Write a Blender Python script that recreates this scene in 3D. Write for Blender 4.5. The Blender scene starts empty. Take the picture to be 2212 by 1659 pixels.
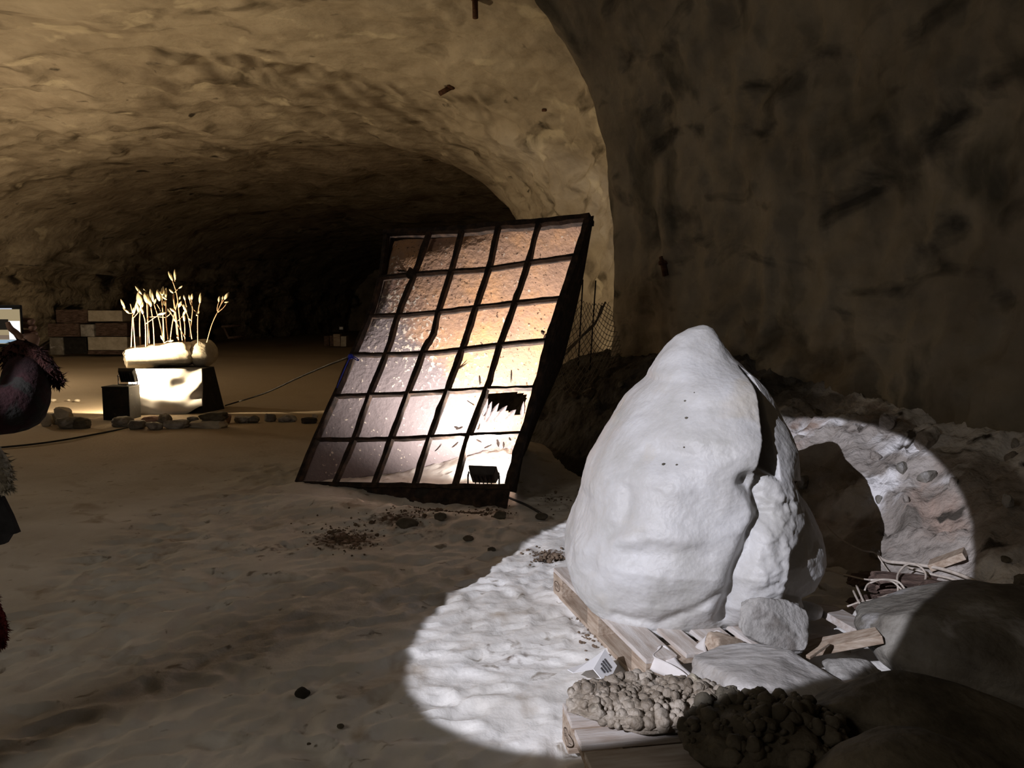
import bpy, bmesh, math, random
import numpy as np
from mathutils import Vector, Matrix
from mathutils.bvhtree import BVHTree

scene = bpy.context.scene
COL = scene.collection
R = math.radians

# ------------------------------------------------------------------ camera
FPX, CX, CY, HOR, EYE = 1670.0, 1106.0, 829.5, 670.0, 1.6
PITCH = math.atan((CY - HOR) / FPX)
cam_d = bpy.data.cameras.new('camera')
cam_d.sensor_width = 36.0
cam_d.lens = 36.0 * FPX / 2212.0
cam_d.clip_start, cam_d.clip_end = 0.05, 300
cam = bpy.data.objects.new('camera', cam_d)
COL.objects.link(cam)
cam.location = (0, 0, EYE)
cam.rotation_euler = (math.pi / 2 - PITCH, 0, 0)
scene.camera = cam

# ------------------------------------------------------------------ world, exposure, big lights
world = bpy.data.worlds.new('World')
scene.world = world
world.use_nodes = True
bg = world.node_tree.nodes['Background']
bg.inputs[0].default_value = (0.55, 0.47, 0.36, 1)
bg.inputs[1].default_value = 0.012
scene.view_settings.view_transform = 'Standard'
scene.view_settings.look = 'None'
scene.view_settings.gamma = 1.0
scene.view_settings.use_curve_mapping = False
scene.view_settings.exposure = 0.0
scene.cycles.use_denoising = True
scene.cycles.max_bounces = 6
scene.cycles.diffuse_bounces = 4
scene.cycles.sample_clamp_indirect = 6.0


def light(name, kind, loc, power, color, target=None, **kw):
    d = bpy.data.lights.new(name, kind)
    d.energy = power
    d.color = color
    for k, v in kw.items():
        setattr(d, k, v)
    o = bpy.data.objects.new(name, d)
    COL.objects.link(o)
    o.location = loc
    if target is not None:
        o.rotation_euler = (Vector(target) - Vector(loc)).to_track_quat('-Z', 'Y').to_euler()
    return o


SPOT_LOC = (-6.97, -5.77, 6.68)
SPOT_AIM = (1.295, 4.681, 0.078)
light('stage_spotlight', 'SPOT', SPOT_LOC, 8200, (0.88, 0.885, 1.0), SPOT_AIM,
      spot_size=R(10.3), spot_blend=0.04, shadow_soft_size=0.018)
light('rear_fill', 'POINT', (-5.5, -2.0, 4.6), 205, (1.0, 0.88, 0.74), shadow_soft_size=0.9)  # added fill behind the camera to lift the near floor and right wall
light('side_fill', 'POINT', (-12.2, 15.5, 2.0), 420, (1.0, 0.78, 0.52), shadow_soft_size=0.25)  # added unseen fill at the far left, brightens the roof and far floor


# ------------------------------------------------------------------ projection helpers (photo pixel -> point in the room)
_c, _s = math.cos(PITCH), math.sin(PITCH)


def ray(u, v):
    x, y = (u - CX) / FPX, (v - CY) / FPX
    return np.array([x, _c - y * _s, -_s - y * _c])


def P(u, v, Y):
    r = ray(u, v)
    p = r * (Y / r[1])
    p[2] += EYE
    return p


def G(u, v, z=0.0):
    r = ray(u, v)
    p = r * ((z - EYE) / r[2])
    p[2] += EYE
    return p


def project(p):
    p = np.asarray(p, float)
    x, y, z = p[..., 0], p[..., 1], p[..., 2] - EYE
    d = y * _c - z * _s
    up = y * _s + z * _c
    return CX + FPX * x / d, CY - FPX * up / d


# ------------------------------------------------------------------ numpy noise
_rng = np.random.RandomState(7)
_perm = np.concatenate([_rng.permutation(256)] * 3).astype(np.int32)
_gr = _rng.normal(size=(256, 3))
_gr /= np.linalg.norm(_gr, axis=1)[:, None]


def perlin(p):
    p = np.asarray(p, float)
    i = np.floor(p).astype(np.int64)
    f = p - i
    i &= 255
    u = f * f * f * (f * (f * 6 - 15) + 10)
    out = 0
    for dx in (0, 1):
        for dy in (0, 1):
            for dz in (0, 1):
                h = _perm[_perm[_perm[i[:, 0] + dx] + i[:, 1] + dy] + i[:, 2] + dz]
                g = _gr[h]
                d = g[:, 0] * (f[:, 0] - dx) + g[:, 1] * (f[:, 1] - dy) + g[:, 2] * (f[:, 2] - dz)
                w = (u[:, 0] if dx else 1 - u[:, 0]) * (u[:, 1] if dy else 1 - u[:, 1]) * (u[:, 2] if dz else 1 - u[:, 2])
                out = out + w * d
    return out * 1.6


def fbm(p, octv=4, seed=0.0, ridge=False, gain=0.5):
    p = np.asarray(p, float) + np.array([seed * 13.7, seed * 7.3, seed * 3.1])
    a, s, t = 1.0, 0.0, 0.0
    for k in range(octv):
        n = perlin(p * (2 ** k) + k * 17.3)
        if ridge:
            n = 1 - 2 * np.abs(n)
        s = s + a * n
        t += a
        a *= gain
    return s / t


def sstep(a, b, x):
    t = np.clip((x - a) / (b - a), 0, 1)
    return t * t * (3 - 2 * t)


# ------------------------------------------------------------------ materials
def mat(name, cols, scale=3.0, detail=5.0, rough=0.85, bump=0.3, bscale=20.0, bdist=0.02, stain=None, metallic=0.0,
        stretch=(1, 1, 1), lo=0.35, hi=0.65, spec=0.3, sheen=0.0, sss=0.0, bump2=None):
    """procedural rock / wood / cloth: colour noise between cols, optional stain (colour, scale, lo, hi, stretch), bump"""
    m = bpy.data.materials.new(name)
    m.use_nodes = True
    nt = m.node_tree
    N, L = nt.nodes, nt.links
    b = N['Principled BSDF']
    b.inputs['Roughness'].default_value = rough
    b.inputs['Metallic'].default_value = metallic
    b.inputs['Specular IOR Level'].default_value = spec
    if sss:
        b.inputs['Subsurface Weight'].default_value = sss
        b.inputs['Subsurface Radius'].default_value = (0.05, 0.045, 0.035)
        b.inputs['Subsurface Scale'].default_value = 0.6
    tc = N.new('ShaderNodeTexCoord')
    mp = N.new('ShaderNodeMapping')
    mp.inputs['Scale'].default_value = stretch
    L.new(tc.outputs['Object'], mp.inputs[0])
    vec = mp.outputs[0]
    nz = N.new('ShaderNodeTexNoise')
    nz.inputs['Scale'].default_value = scale
    nz.inputs['Detail'].default_value = detail
    nz.inputs['Roughness'].default_value = 0.6
    L.new(vec, nz.inputs['Vector'])
    rp = N.new('ShaderNodeValToRGB')
    e = rp.color_ramp.elements
    n = len(cols)
    e[0].position, e[0].color = lo, (*cols[0], 1)
    e[1].position, e[1].color = hi, (*cols[-1], 1)
    for k in range(1, n - 1):
        x = e.new(lo + (hi - lo) * k / (n - 1))
        x.color = (*cols[k], 1)
    L.new(nz.outputs['Fac'], rp.inputs[0])
    col = rp.outputs[0]
    for k, st in enumerate(stain or []):
        sc, ssc, slo, shi, sst = st
        m2 = N.new('ShaderNodeMapping')
        m2.inputs['Scale'].default_value = sst
        m2.inputs['Location'].default_value = (3.1 + k, 1.7 * k, 0.4)
        L.new(tc.outputs['Object'], m2.inputs[0])
        n2 = N.new('ShaderNodeTexNoise')
        n2.inputs['Scale'].default_value = ssc
        n2.inputs['Detail'].default_value = 6
        n2.inputs['Distortion'].default_value = 0.6
        L.new(m2.outputs[0], n2.inputs['Vector'])
        mr = N.new('ShaderNodeMapRange')
        mr.inputs['From Min'].default_value = slo
        mr.inputs['From Max'].default_value = shi
        L.new(n2.outputs['Fac'], mr.inputs['Value'])
        mx = N.new('ShaderNodeMix')
        mx.data_type = 'RGBA'
        L.new(mr.outputs[0], mx.inputs['Factor'])
        L.new(col, mx.inputs['A'])
        mx.inputs['B'].default_value = (*sc, 1)
        col = mx.outputs['Result']
    L.new(col, b.inputs['Base Color'])
    if bump:
        bn = N.new('ShaderNodeTexNoise')
        bn.inputs['Scale'].default_value = bscale
        bn.inputs['Detail'].default_value = 6
        L.new(vec, bn.inputs['Vector'])
        bp = N.new('ShaderNodeBump')
        bp.inputs['Strength'].default_value = bump
        bp.inputs['Distance'].default_value = bdist
        L.new(bn.outputs['Fac'], bp.inputs['Height'])
        if bump2:
            vn = N.new('ShaderNodeTexVoronoi')
            vn.inputs['Scale'].default_value = bump2[0]
            L.new(vec, vn.inputs['Vector'])
            b2 = N.new('ShaderNodeBump')
            b2.inputs['Strength'].default_value = bump2[1]
            b2.inputs['Distance'].default_value = bump2[2]
            L.new(vn.outputs['Distance'], b2.inputs['Height'])
            L.new(bp.outputs[0], b2.inputs['Normal'])
            L.new(b2.outputs[0], b.inputs['Normal'])
        else:
            L.new(bp.outputs[0], b.inputs['Normal'])
    return m


def emis(name, color, strength):
    m = bpy.data.materials.new(name)
    m.use_nodes = True
    b = m.node_tree.nodes['Principled BSDF']
    b.inputs['Base Color'].default_value = (0.02, 0.02, 0.02, 1)
    b.inputs['Emission Color'].default_value = (*color, 1)
    b.inputs['Emission Strength'].default_value = strength
    return m


M = {}
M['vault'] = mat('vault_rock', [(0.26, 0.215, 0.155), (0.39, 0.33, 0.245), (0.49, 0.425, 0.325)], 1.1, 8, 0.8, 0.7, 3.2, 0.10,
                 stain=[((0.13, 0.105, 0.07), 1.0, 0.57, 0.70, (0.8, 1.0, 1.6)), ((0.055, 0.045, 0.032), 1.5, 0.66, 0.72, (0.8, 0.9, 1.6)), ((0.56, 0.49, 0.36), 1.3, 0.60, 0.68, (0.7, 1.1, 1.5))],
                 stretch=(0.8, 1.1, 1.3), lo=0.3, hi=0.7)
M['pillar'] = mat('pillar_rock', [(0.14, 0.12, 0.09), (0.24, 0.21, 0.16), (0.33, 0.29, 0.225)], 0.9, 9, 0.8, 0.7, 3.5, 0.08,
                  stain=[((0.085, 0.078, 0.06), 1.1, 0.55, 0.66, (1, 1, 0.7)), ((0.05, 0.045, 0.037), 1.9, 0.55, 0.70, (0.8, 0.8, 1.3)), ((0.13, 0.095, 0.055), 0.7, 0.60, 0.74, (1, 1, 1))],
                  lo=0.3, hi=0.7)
M['leftwall'] = mat('left_wall_rock', [(0.17, 0.135, 0.09), (0.38, 0.315, 0.22), (0.54, 0.46, 0.33)], 0.8, 9, 0.85, 0.9, 2.2, 0.2,
                    stain=[((0.05, 0.04, 0.028), 0.8, 0.54, 0.64, (1, 1, 1.3))], lo=0.3, hi=0.7)
M['bank'] = mat('bank_rubble', [(0.15, 0.13, 0.11), (0.31, 0.275, 0.245), (0.50, 0.46, 0.43)], 2.0, 9, 0.9, 0.8, 14, 0.05,
                stain=[((0.74, 0.725, 0.725), 1.3, 0.49, 0.57, (1, 1, 1)), ((0.36, 0.27, 0.22), 1.6, 0.58, 0.68, (1, 1, 1)), ((0.06, 0.05, 0.04), 5.0, 0.62, 0.70, (1, 1, 1))],
                lo=0.3, hi=0.7)
M['boulder'] = mat('white_salt_stone', [(0.42, 0.41, 0.385), (0.50, 0.49, 0.475), (0.57, 0.565, 0.56)], 3.0, 7, 0.5, 0.32, 34, 0.012,
                   stain=[((0.49, 0.45, 0.385), 2.4, 0.58, 0.72, (1, 1, 1)), ((0.43, 0.425, 0.41), 3.2, 0.62, 0.75, (1, 1, 2))], spec=0.4, sss=0.12,
                   bump2=(55, 0.12, 0.01))
M['pale_stone'] = mat('pale_stone', [(0.42, 0.37, 0.29), (0.60, 0.55, 0.46)], 5, 6, 0.8, 0.5, 22, 0.02)
M['grey_stone'] = mat('grey_stone', [(0.20, 0.19, 0.175), (0.36, 0.345, 0.325), (0.48, 0.465, 0.45)], 5, 8, 0.75, 0.6, 30, 0.02,
                      stain=[((0.16, 0.145, 0.13), 7, 0.55, 0.7, (1, 1, 1))])
M['sheen_stone'] = mat('glossy_grey_stone', [(0.28, 0.26, 0.24), (0.45, 0.43, 0.41), (0.60, 0.585, 0.57)], 2.5, 8, 0.45, 0.5, 14, 0.03, stretch=(1, 1.6, 1), spec=0.5)
M['dark_stone'] = mat('dark_stone', [(0.05, 0.043, 0.03), (0.11, 0.095, 0.07), (0.17, 0.15, 0.115)], 4, 8, 0.8, 0.6, 18, 0.03)
M['mid_stone'] = mat('brown_grey_stone', [(0.10, 0.088, 0.072), (0.18, 0.165, 0.14), (0.27, 0.255, 0.225)], 3, 8, 0.7, 0.6, 20, 0.03,
                     stain=[((0.42, 0.41, 0.41), 4, 0.58, 0.7, (1, 1, 1))], spec=0.45)
M['earth'] = mat('brown_earth', [(0.10, 0.07, 0.048), (0.20, 0.145, 0.10)], 9, 5, 0.95, 0.4, 40, 0.01)
M['black_stone'] = mat('black_stone', [(0.02, 0.018, 0.015), (0.055, 0.05, 0.042)], 6, 6, 0.85, 0.6, 25, 0.02)
M['pink_stone'] = mat('reddish_stone', [(0.25, 0.15, 0.12), (0.40, 0.27, 0.22)], 6, 6, 0.85, 0.5, 25, 0.02)
M['crystal'] = mat('crystal_crust', [(0.15, 0.12, 0.088), (0.27, 0.225, 0.175), (0.42, 0.37, 0.31)], 9, 8, 0.6, 0.7, 60, 0.012,
                   stain=[((0.12, 0.10, 0.075), 14, 0.58, 0.7, (1, 1, 1)), ((0.62, 0.56, 0.42), 6, 0.62, 0.7, (1, 1, 1))], spec=0.5)
M['wood'] = mat('raw_pine', [(0.27, 0.195, 0.14), (0.40, 0.315, 0.24), (0.50, 0.415, 0.335)], 6, 7, 0.75, 0.35, 40, 0.006, stretch=(1, 9, 9))
M['wood_dusty'] = mat('dusty_pine', [(0.40, 0.33, 0.28), (0.53, 0.475, 0.43), (0.63, 0.595, 0.57)], 4, 8, 0.85, 0.35, 40, 0.005, stretch=(1, 7, 7))
M['wood_dark'] = mat('dark_rotten_wood', [(0.055, 0.035, 0.028), (0.13, 0.085, 0.068), (0.20, 0.14, 0.115)], 7, 8, 0.9, 0.8, 30, 0.02, stretch=(1, 5, 5))
M['stamp'] = mat('burnt_stamp', [(0.05, 0.03, 0.02), (0.09, 0.05, 0.03)], 20, 2, 0.9, 0)
M['steel'] = mat('black_rusty_steel', [(0.016, 0.011, 0.009), (0.035, 0.024, 0.018), (0.075, 0.045, 0.03)], 14, 7, 0.75, 0.5, 60, 0.008, metallic=0.2)
M['black'] = mat('black_metal', [(0.012, 0.012, 0.012), (0.03, 0.029, 0.028)], 12, 5, 0.6, 0.15, 40, 0.004)
M['black_box'] = mat('scuffed_black_box', [(0.008, 0.007, 0.006), (0.020, 0.018, 0.015)], 8, 7, 0.7, 0.3, 30, 0.006, stain=[((0.045, 0.04, 0.03), 9, 0.62, 0.72, (1, 1, 1))])
M['cloth'] = mat('white_cloth', [(0.46, 0.445, 0.43), (0.54, 0.525, 0.51)], 3, 4, 0.9, 0.1, 60, 0.004)
M['paper'] = mat('white_paper', [(0.84, 0.84, 0.85), (0.88, 0.88, 0.89)], 3, 2, 0.7, 0)
M['ink'] = mat('printed_ink', [(0.03, 0.03, 0.035), (0.06, 0.06, 0.07)], 3, 2, 0.8, 0)
M['film'] = mat('torn_white_film', [(0.62, 0.58, 0.55), (0.74, 0.71, 0.69)], 6, 5, 0.55, 0.3, 20, 0.006)
M['scrap'] = mat('buff_scrap', [(0.40, 0.32, 0.22), (0.55, 0.46, 0.34)], 6, 5, 0.8, 0.3, 20, 0.006)
M['rope'] = mat('pale_cord', [(0.42, 0.36, 0.30), (0.56, 0.50, 0.44)], 30, 3, 0.8, 0.2, 90, 0.002)
M['cable'] = mat('dark_cable', [(0.015, 0.014, 0.012), (0.03, 0.028, 0.025)], 10, 2, 0.6, 0)
M['blue'] = mat('blue_cord', [(0.02, 0.03, 0.40), (0.03, 0.06, 0.65)], 20, 3, 0.6, 0)
M['net'] = mat('grey_wire', [(0.20, 0.18, 0.15), (0.32, 0.29, 0.24)], 12, 3, 0.6, 0, metallic=0.3)
M['stem'] = mat('bronze_wire', [(0.50, 0.32, 0.20), (0.62, 0.42, 0.28)], 14, 3, 0.6, 0)
M['bud'] = mat('pale_bud', [(0.74, 0.62, 0.36), (0.86, 0.78, 0.58)], 10, 3, 0.6, 0.1, 40, 0.004)
M['coat'] = mat('dark_red_coat', [(0.012, 0.005, 0.005), (0.032, 0.010, 0.011)], 16, 5, 0.95, 0.6, 60, 0.01, stain=[((0.02, 0.018, 0.015), 9, 0.5, 0.56, (1, 1, 1))])
M['fur'] = mat('maroon_fur', [(0.020, 0.007, 0.005), (0.06, 0.018, 0.013)], 40, 5, 0.95, 1.0, 120, 0.01)
M['redfur'] = mat('red_fur', [(0.08, 0.008, 0.008), (0.18, 0.02, 0.018)], 40, 5, 0.95, 1.0, 120, 0.01)
M['shawl'] = mat('cream_wool', [(0.38, 0.35, 0.28), (0.52, 0.49, 0.41)], 30, 5, 0.95, 0.8, 80, 0.01)
M['skin'] = mat('skin', [(0.42, 0.25, 0.18), (0.50, 0.31, 0.23)], 8, 3, 0.6, 0.1, 60, 0.002)
M['hair'] = mat('brown_hair', [(0.03, 0.018, 0.012), (0.07, 0.04, 0.025)], 30, 4, 0.6, 0.6, 90, 0.01)
M['trousers'] = mat('dark_trousers', [(0.015, 0.015, 0.018), (0.03, 0.03, 0.035)], 20, 3, 0.9, 0.2, 60, 0.004)
M['rust_bolt'] = mat('rusty_bolt', [(0.05, 0.022, 0.012), (0.11, 0.05, 0.025)], 20, 4, 0.85, 0.4, 60, 0.004)


def floor_material():
    m = mat('salt_sand', [(0.65, 0.62, 0.57), (0.77, 0.75, 0.71), (0.86, 0.845, 0.815)], 1.4, 9, 0.9, 0.35, 26, 0.014,
            stain=[((0.46, 0.40, 0.33), 3.4, 0.60, 0.74, (1, 1, 1)), ((0.34, 0.30, 0.25), 9.0, 0.64, 0.72, (1, 1, 1))])
    nt = m.node_tree
    N, L = nt.nodes, nt.links
    b = N['Principled BSDF']
    src = b.inputs['Base Color'].links[0].from_socket
    at = N.new('ShaderNodeAttribute')
    at.attribute_name = 'dirt'
    n2 = N.new('ShaderNodeTexNoise')
    n2.inputs['Scale'].default_value = 22
    n2.inputs['Detail'].default_value = 7
    tc = N.new('ShaderNodeTexCoord')
    L.new(tc.outputs['Object'], n2.inputs['Vector'])
    ad = N.new('ShaderNodeMath')
    ad.operation = 'ADD'
    L.new(at.outputs['Fac'], ad.inputs[0])
    L.new(n2.outputs['Fac'], ad.inputs[1])
    mr = N.new('ShaderNodeMapRange')
    mr.inputs['From Min'].default_value = 0.86
    mr.inputs['From Max'].default_value = 1.12
    L.new(ad.outputs[0], mr.inputs['Value'])
    mx = N.new('ShaderNodeMix')
    mx.data_type = 'RGBA'
    L.new(mr.outputs[0], mx.inputs['Factor'])
    L.new(src, mx.inputs['A'])
    mx.inputs['B'].default_value = (0.15, 0.105, 0.075, 1)
    # trodden, browner ground deeper in the gallery
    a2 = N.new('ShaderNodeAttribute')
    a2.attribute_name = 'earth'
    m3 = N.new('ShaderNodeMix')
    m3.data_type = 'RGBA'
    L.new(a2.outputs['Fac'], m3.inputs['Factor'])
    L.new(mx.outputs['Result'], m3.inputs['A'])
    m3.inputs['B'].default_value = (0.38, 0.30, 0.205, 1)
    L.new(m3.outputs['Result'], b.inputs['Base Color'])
    return m


def rust_material():
    """rusted sheet: orange-brown scale, with mauve-grey old paint in its lower left (sheet uv: x across, y up)"""
    m = bpy.data.materials.new('rusted_sheet')
    m.use_nodes = True
    nt = m.node_tree
    N, L = nt.nodes, nt.links
    b = N['Principled BSDF']
    b.inputs['Roughness'].default_value = 0.85
    b.inputs['Specular IOR Level'].default_value = 0.25
    uv = N.new('ShaderNodeUVMap')
    tc = N.new('ShaderNodeTexCoord')
    n1 = N.new('ShaderNodeTexNoise')
    n1.inputs['Scale'].default_value = 2.6
    n1.inputs['Detail'].default_value = 9
    n1.inputs['Roughness'].default_value = 0.7
    L.new(tc.outputs['Object'], n1.inputs['Vector'])
    r1 = N.new('ShaderNodeValToRGB')
    e = r1.color_ramp.elements
    e[0].position, e[0].color = 0.3, (0.25, 0.155, 0.12, 1)
    e[1].position, e[1].color = 0.7, (0.60, 0.32, 0.15, 1)
    x = e.new(0.5)
    x.color = (0.43, 0.26, 0.17, 1)
    L.new(n1.outputs['Fac'], r1.inputs[0])
    # mask: 1 lower-left
    sx = N.new('ShaderNodeSeparateXYZ')
    L.new(uv.outputs[0], sx.inputs[0])
    a = N.new('ShaderNodeMath'); a.operation = 'MULTIPLY_ADD'
    L.new(sx.outputs[0], a.inputs[0]); a.inputs[1].default_value = 0.75
    L.new(sx.outputs[1], a.inputs[2])
    n2 = N.new('ShaderNodeTexNoise')
    n2.inputs['Scale'].default_value = 5
    n2.inputs['Detail'].default_value = 9
    n2.inputs['Roughness'].default_value = 0.75
    L.new(tc.outputs['Object'], n2.inputs['Vector'])
    c = N.new('ShaderNodeMath'); c.operation = 'MULTIPLY_ADD'
    L.new(n2.outputs['Fac'], c.inputs[0]); c.inputs[1].default_value = 0.55
    L.new(a.outputs[0], c.inputs[2])
    mr = N.new('ShaderNodeMapRange')
    mr.inputs['From Min'].default_value = 1.00
    mr.inputs['From Max'].default_value = 1.10
    mr.inputs['To Min'].default_value = 1
    mr.inputs['To Max'].default_value = 0
    L.new(c.outputs[0], mr.inputs['Value'])
    mx = N.new('ShaderNodeMix'); mx.data_type = 'RGBA'
    L.new(mr.outputs[0], mx.inputs['Factor'])
    L.new(r1.outputs[0], mx.inputs['A'])
    mx.inputs['B'].default_value = (0.205, 0.168, 0.168, 1)
    # pale scale flecks
    n3 = N.new('ShaderNodeTexNoise')
    n3.inputs['Scale'].default_value = 26
    n3.inputs['Detail'].default_value = 5
    L.new(tc.outputs['Object'], n3.inputs['Vector'])
    # flecks gather on the border of the painted area
    bd = N.new('ShaderNodeMapRange')
    bd.inputs['From Min'].default_value = 0.0
    bd.inputs['From Max'].default_value = 0.22
    ab = N.new('ShaderNodeMath'); ab.operation = 'SUBTRACT'; ab.inputs[1].default_value = 1.05
    L.new(c.outputs[0], ab.inputs[0])
    ac = N.new('ShaderNodeMath'); ac.operation = 'ABSOLUTE'
    L.new(ab.outputs[0], ac.inputs[0])
    L.new(ac.outputs[0], bd.inputs['Value'])
    bd.inputs['To Min'].default_value = 0.13
    bd.inputs['To Max'].default_value = 0.0
    sm = N.new('ShaderNodeMath'); sm.operation = 'ADD'
    L.new(n3.outputs['Fac'], sm.inputs[0]); L.new(bd.outputs[0], sm.inputs[1])
    m3 = N.new('ShaderNodeMapRange')
    m3.inputs['From Min'].default_value = 0.66
    m3.inputs['From Max'].default_value = 0.70
    L.new(sm.outputs[0], m3.inputs['Value'])
    mx2 = N.new('ShaderNodeMix'); mx2.data_type = 'RGBA'
    L.new(m3.outputs[0], mx2.inputs['Factor'])
    L.new(mx.outputs['Result'], mx2.inputs['A'])
    mx2.inputs['B'].default_value = (0.62, 0.52, 0.43, 1)
    n5 = N.new('ShaderNodeTexNoise')
    n5.inputs['Scale'].default_value = 34
    n5.inputs['Detail'].default_value = 4
    m5 = N.new('ShaderNodeMapping')
    m5.inputs['Location'].default_value = (7, 3, 1)
    L.new(tc.outputs['Object'], m5.inputs[0])
    L.new(m5.outputs[0], n5.inputs['Vector'])
    r5 = N.new('ShaderNodeMapRange')
    r5.inputs['From Min'].default_value = 0.63
    r5.inputs['From Max'].default_value = 0.68
    L.new(n5.outputs['Fac'], r5.inputs['Value'])
    inv5 = N.new('ShaderNodeMath'); inv5.operation = 'SUBTRACT'; inv5.inputs[0].default_value = 1.0
    L.new(mr.outputs[0], inv5.inputs[1])
    g5 = N.new('ShaderNodeMath'); g5.operation = 'MULTIPLY'
    L.new(r5.outputs[0], g5.inputs[0]); L.new(inv5.outputs[0], g5.inputs[1])
    mx5 = N.new('ShaderNodeMix'); mx5.data_type = 'RGBA'
    L.new(g5.outputs[0], mx5.inputs['Factor'])
    L.new(mx2.outputs['Result'], mx5.inputs['A'])
    mx5.inputs['B'].default_value = (0.10, 0.055, 0.035, 1)
    L.new(mx5.outputs['Result'], b.inputs['Base Color'])
    bp = N.new('ShaderNodeBump')
    bp.inputs['Strength'].default_value = 0.8
    bp.inputs['Distance'].default_value = 0.015
    L.new(n3.outputs['Fac'], bp.inputs['Height'])
    L.new(bp.outputs[0], b.inputs['Normal'])
    return m


M['floor'] = floor_material()
M['rust'] = rust_material()


# ------------------------------------------------------------------ object helpers
def raw_mesh(name, verts, faces, smooth=True):
    me = bpy.data.meshes.new(name)
    verts = np.asarray(verts, dtype=np.float32)
    if isinstance(faces, np.ndarray):
        n, k = faces.shape
        me.vertices.add(len(verts))
        me.vertices.foreach_set('co', verts.ravel())
        me.loops.add(n * k)
        me.loops.foreach_set('vertex_index', faces.astype(np.int32).ravel())
        me.polygons.add(n)
        me.polygons.foreach_set('loop_start', np.arange(0, n * k, k, dtype=np.int32))
        try:
            me.polygons.foreach_set('loop_total', np.full(n, k, dtype=np.int32))
        except Exception:
            pass
        me.update(calc_edges=True)
        me.validate()
    else:
        me.from_pydata([tuple(map(float, v)) for v in verts], [], faces)
        me.update()
    me.polygons.foreach_set('use_smooth', np.full(len(me.polygons), smooth))
    return me


def obj(name, me, m, parent=None, origin=None):
    """link mesh me (vertices given in room coordinates) as ONE object; origin moves its pivot"""
    if m is not None and not me.materials:
        me.materials.append(m)
    o = bpy.data.objects.new(name, me)
    COL.objects.link(o)
    if parent is not None:
        o.parent = parent
        base = parent
        off = Vector((0, 0, 0))
        while base is not None:
            off += base.location
            base = base.parent
        me.transform(Matrix.Translation(-off))
    elif origin is not None:
        me.transform(Matrix.Translation(-Vector(origin)))
        o.location = origin
    return o


def tag(o, label, cat, group=None, kind=None):
    o['label'] = label
    if cat:
        o['category'] = cat
    if group:
        o['group'] = group
    if kind:
        o['kind'] = kind
    return o


def thing(name, label, cat, loc, group=None):
    o = bpy.data.objects.new(name, None)
    COL.objects.link(o)
    o.empty_display_size = 0.1
    o.location = loc
    return tag(o, label, cat, group)


def struct(name, me, m, label):
    o = obj(name, me, m)
    o['kind'] = 'structure'
    o['label'] = label
    return o


def grid_faces(nu, nv, wrap_v=False):
    i = np.arange(nu - 1)[:, None]
    j = np.arange(nv if wrap_v else nv - 1)[None, :]
    j2 = (j + 1) % nv
    a, b, c, d = i * nv + j, (i + 1) * nv + j, (i + 1) * nv + j2, i * nv + j2
    return np.stack([a, b, c, d], -1).reshape(-1, 4)


def box_mesh(name, size, center=(0, 0, 0), bevel=0.0, mtx=None, taper=None):
    bm = bmesh.new()
    bmesh.ops.create_cube(bm, size=1)
    for v in bm.verts:
        if taper and v.co.z > 0:
            v.co.x *= taper[0]
            v.co.y *= taper[1]
        v.co = Vector((v.co.x * size[0] + center[0], v.co.y * size[1] + center[1], v.co.z * size[2] + center[2]))
    if bevel:
        bmesh.ops.bevel(bm, geom=bm.edges[:], offset=bevel, segments=2, affect='EDGES', profile=0.6)
    if mtx is not None:
        bm.transform(mtx)
    me = bpy.data.meshes.new(name)
    bm.to_mesh(me)
    bm.free()
    return me


def tube(name, pts, rad, sides=6, caps=True, smooth_n=0):
    """round tube along points; rad a number or list"""
    pts = [np.asarray(p, float) for p in pts]
    if smooth_n:
        pts = spline(pts, smooth_n)
    n = len(pts)
    rads = [rad] * n if np.isscalar(rad) else list(np.interp(np.linspace(0, 1, n), np.linspace(0, 1, len(rad)), rad))
    V, F = [], []
    up = np.array([0.12, 0.2, 1.0])
    for i in range(n):
        t = pts[min(i + 1, n - 1)] - pts[max(i - 1, 0)]
        t = t / (np.linalg.norm(t) + 1e-9)
        a = np.cross(t, up)
        if np.linalg.norm(a) < 1e-3:
            a = np.cross(t, [1, 0, 0])
        a /= np.linalg.norm(a)
        b = np.cross(t, a)
        for k in range(sides):
            w = 2 * math.pi * k / sides
            V.append(pts[i] + rads[i] * (math.cos(w) * a + math.sin(w) * b))
    for i in range(n - 1):
        for k in range(sides):
            k2 = (k + 1) % sides
            F.append((i * sides + k, i * sides + k2, (i + 1) * sides + k2, (i + 1) * sides + k))
    if caps:
        F.append(tuple(range(sides))[::-1])
        F.append(tuple((n - 1) * sides + k for k in range(sides)))
    return raw_mesh(name, V, F)


def spline(pts, n):
    """Catmull-Rom through pts, n steps per span"""
    pts = [np.asarray(p, float) for p in pts]
    q = [2 * pts[0] - pts[1]] + pts + [2 * pts[-1] - pts[-2]]
    out = []
    for i in range(1, len(q) - 2):
        for k in range(n):
            t = k / n
            p0, p1, p2, p3 = q[i - 1], q[i], q[i + 1], q[i + 2]
            out.append(0.5 * (2 * p1 + (p2 - p0) * t + (2 * p0 - 5 * p1 + 4 * p2 - p3) * t * t + (3 * p1 - p0 - 3 * p2 + p3) * t ** 3))
    out.append(pts[-1])
    return out


def join_meshes(name, meshes):
    bm = bmesh.new()
    for me in meshes:
        bm.from_mesh(me)
        bpy.data.meshes.remove(me)
    out = bpy.data.meshes.new(name)
    bm.to_mesh(out)
    bm.free()
    return out


_ico = {}


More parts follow.
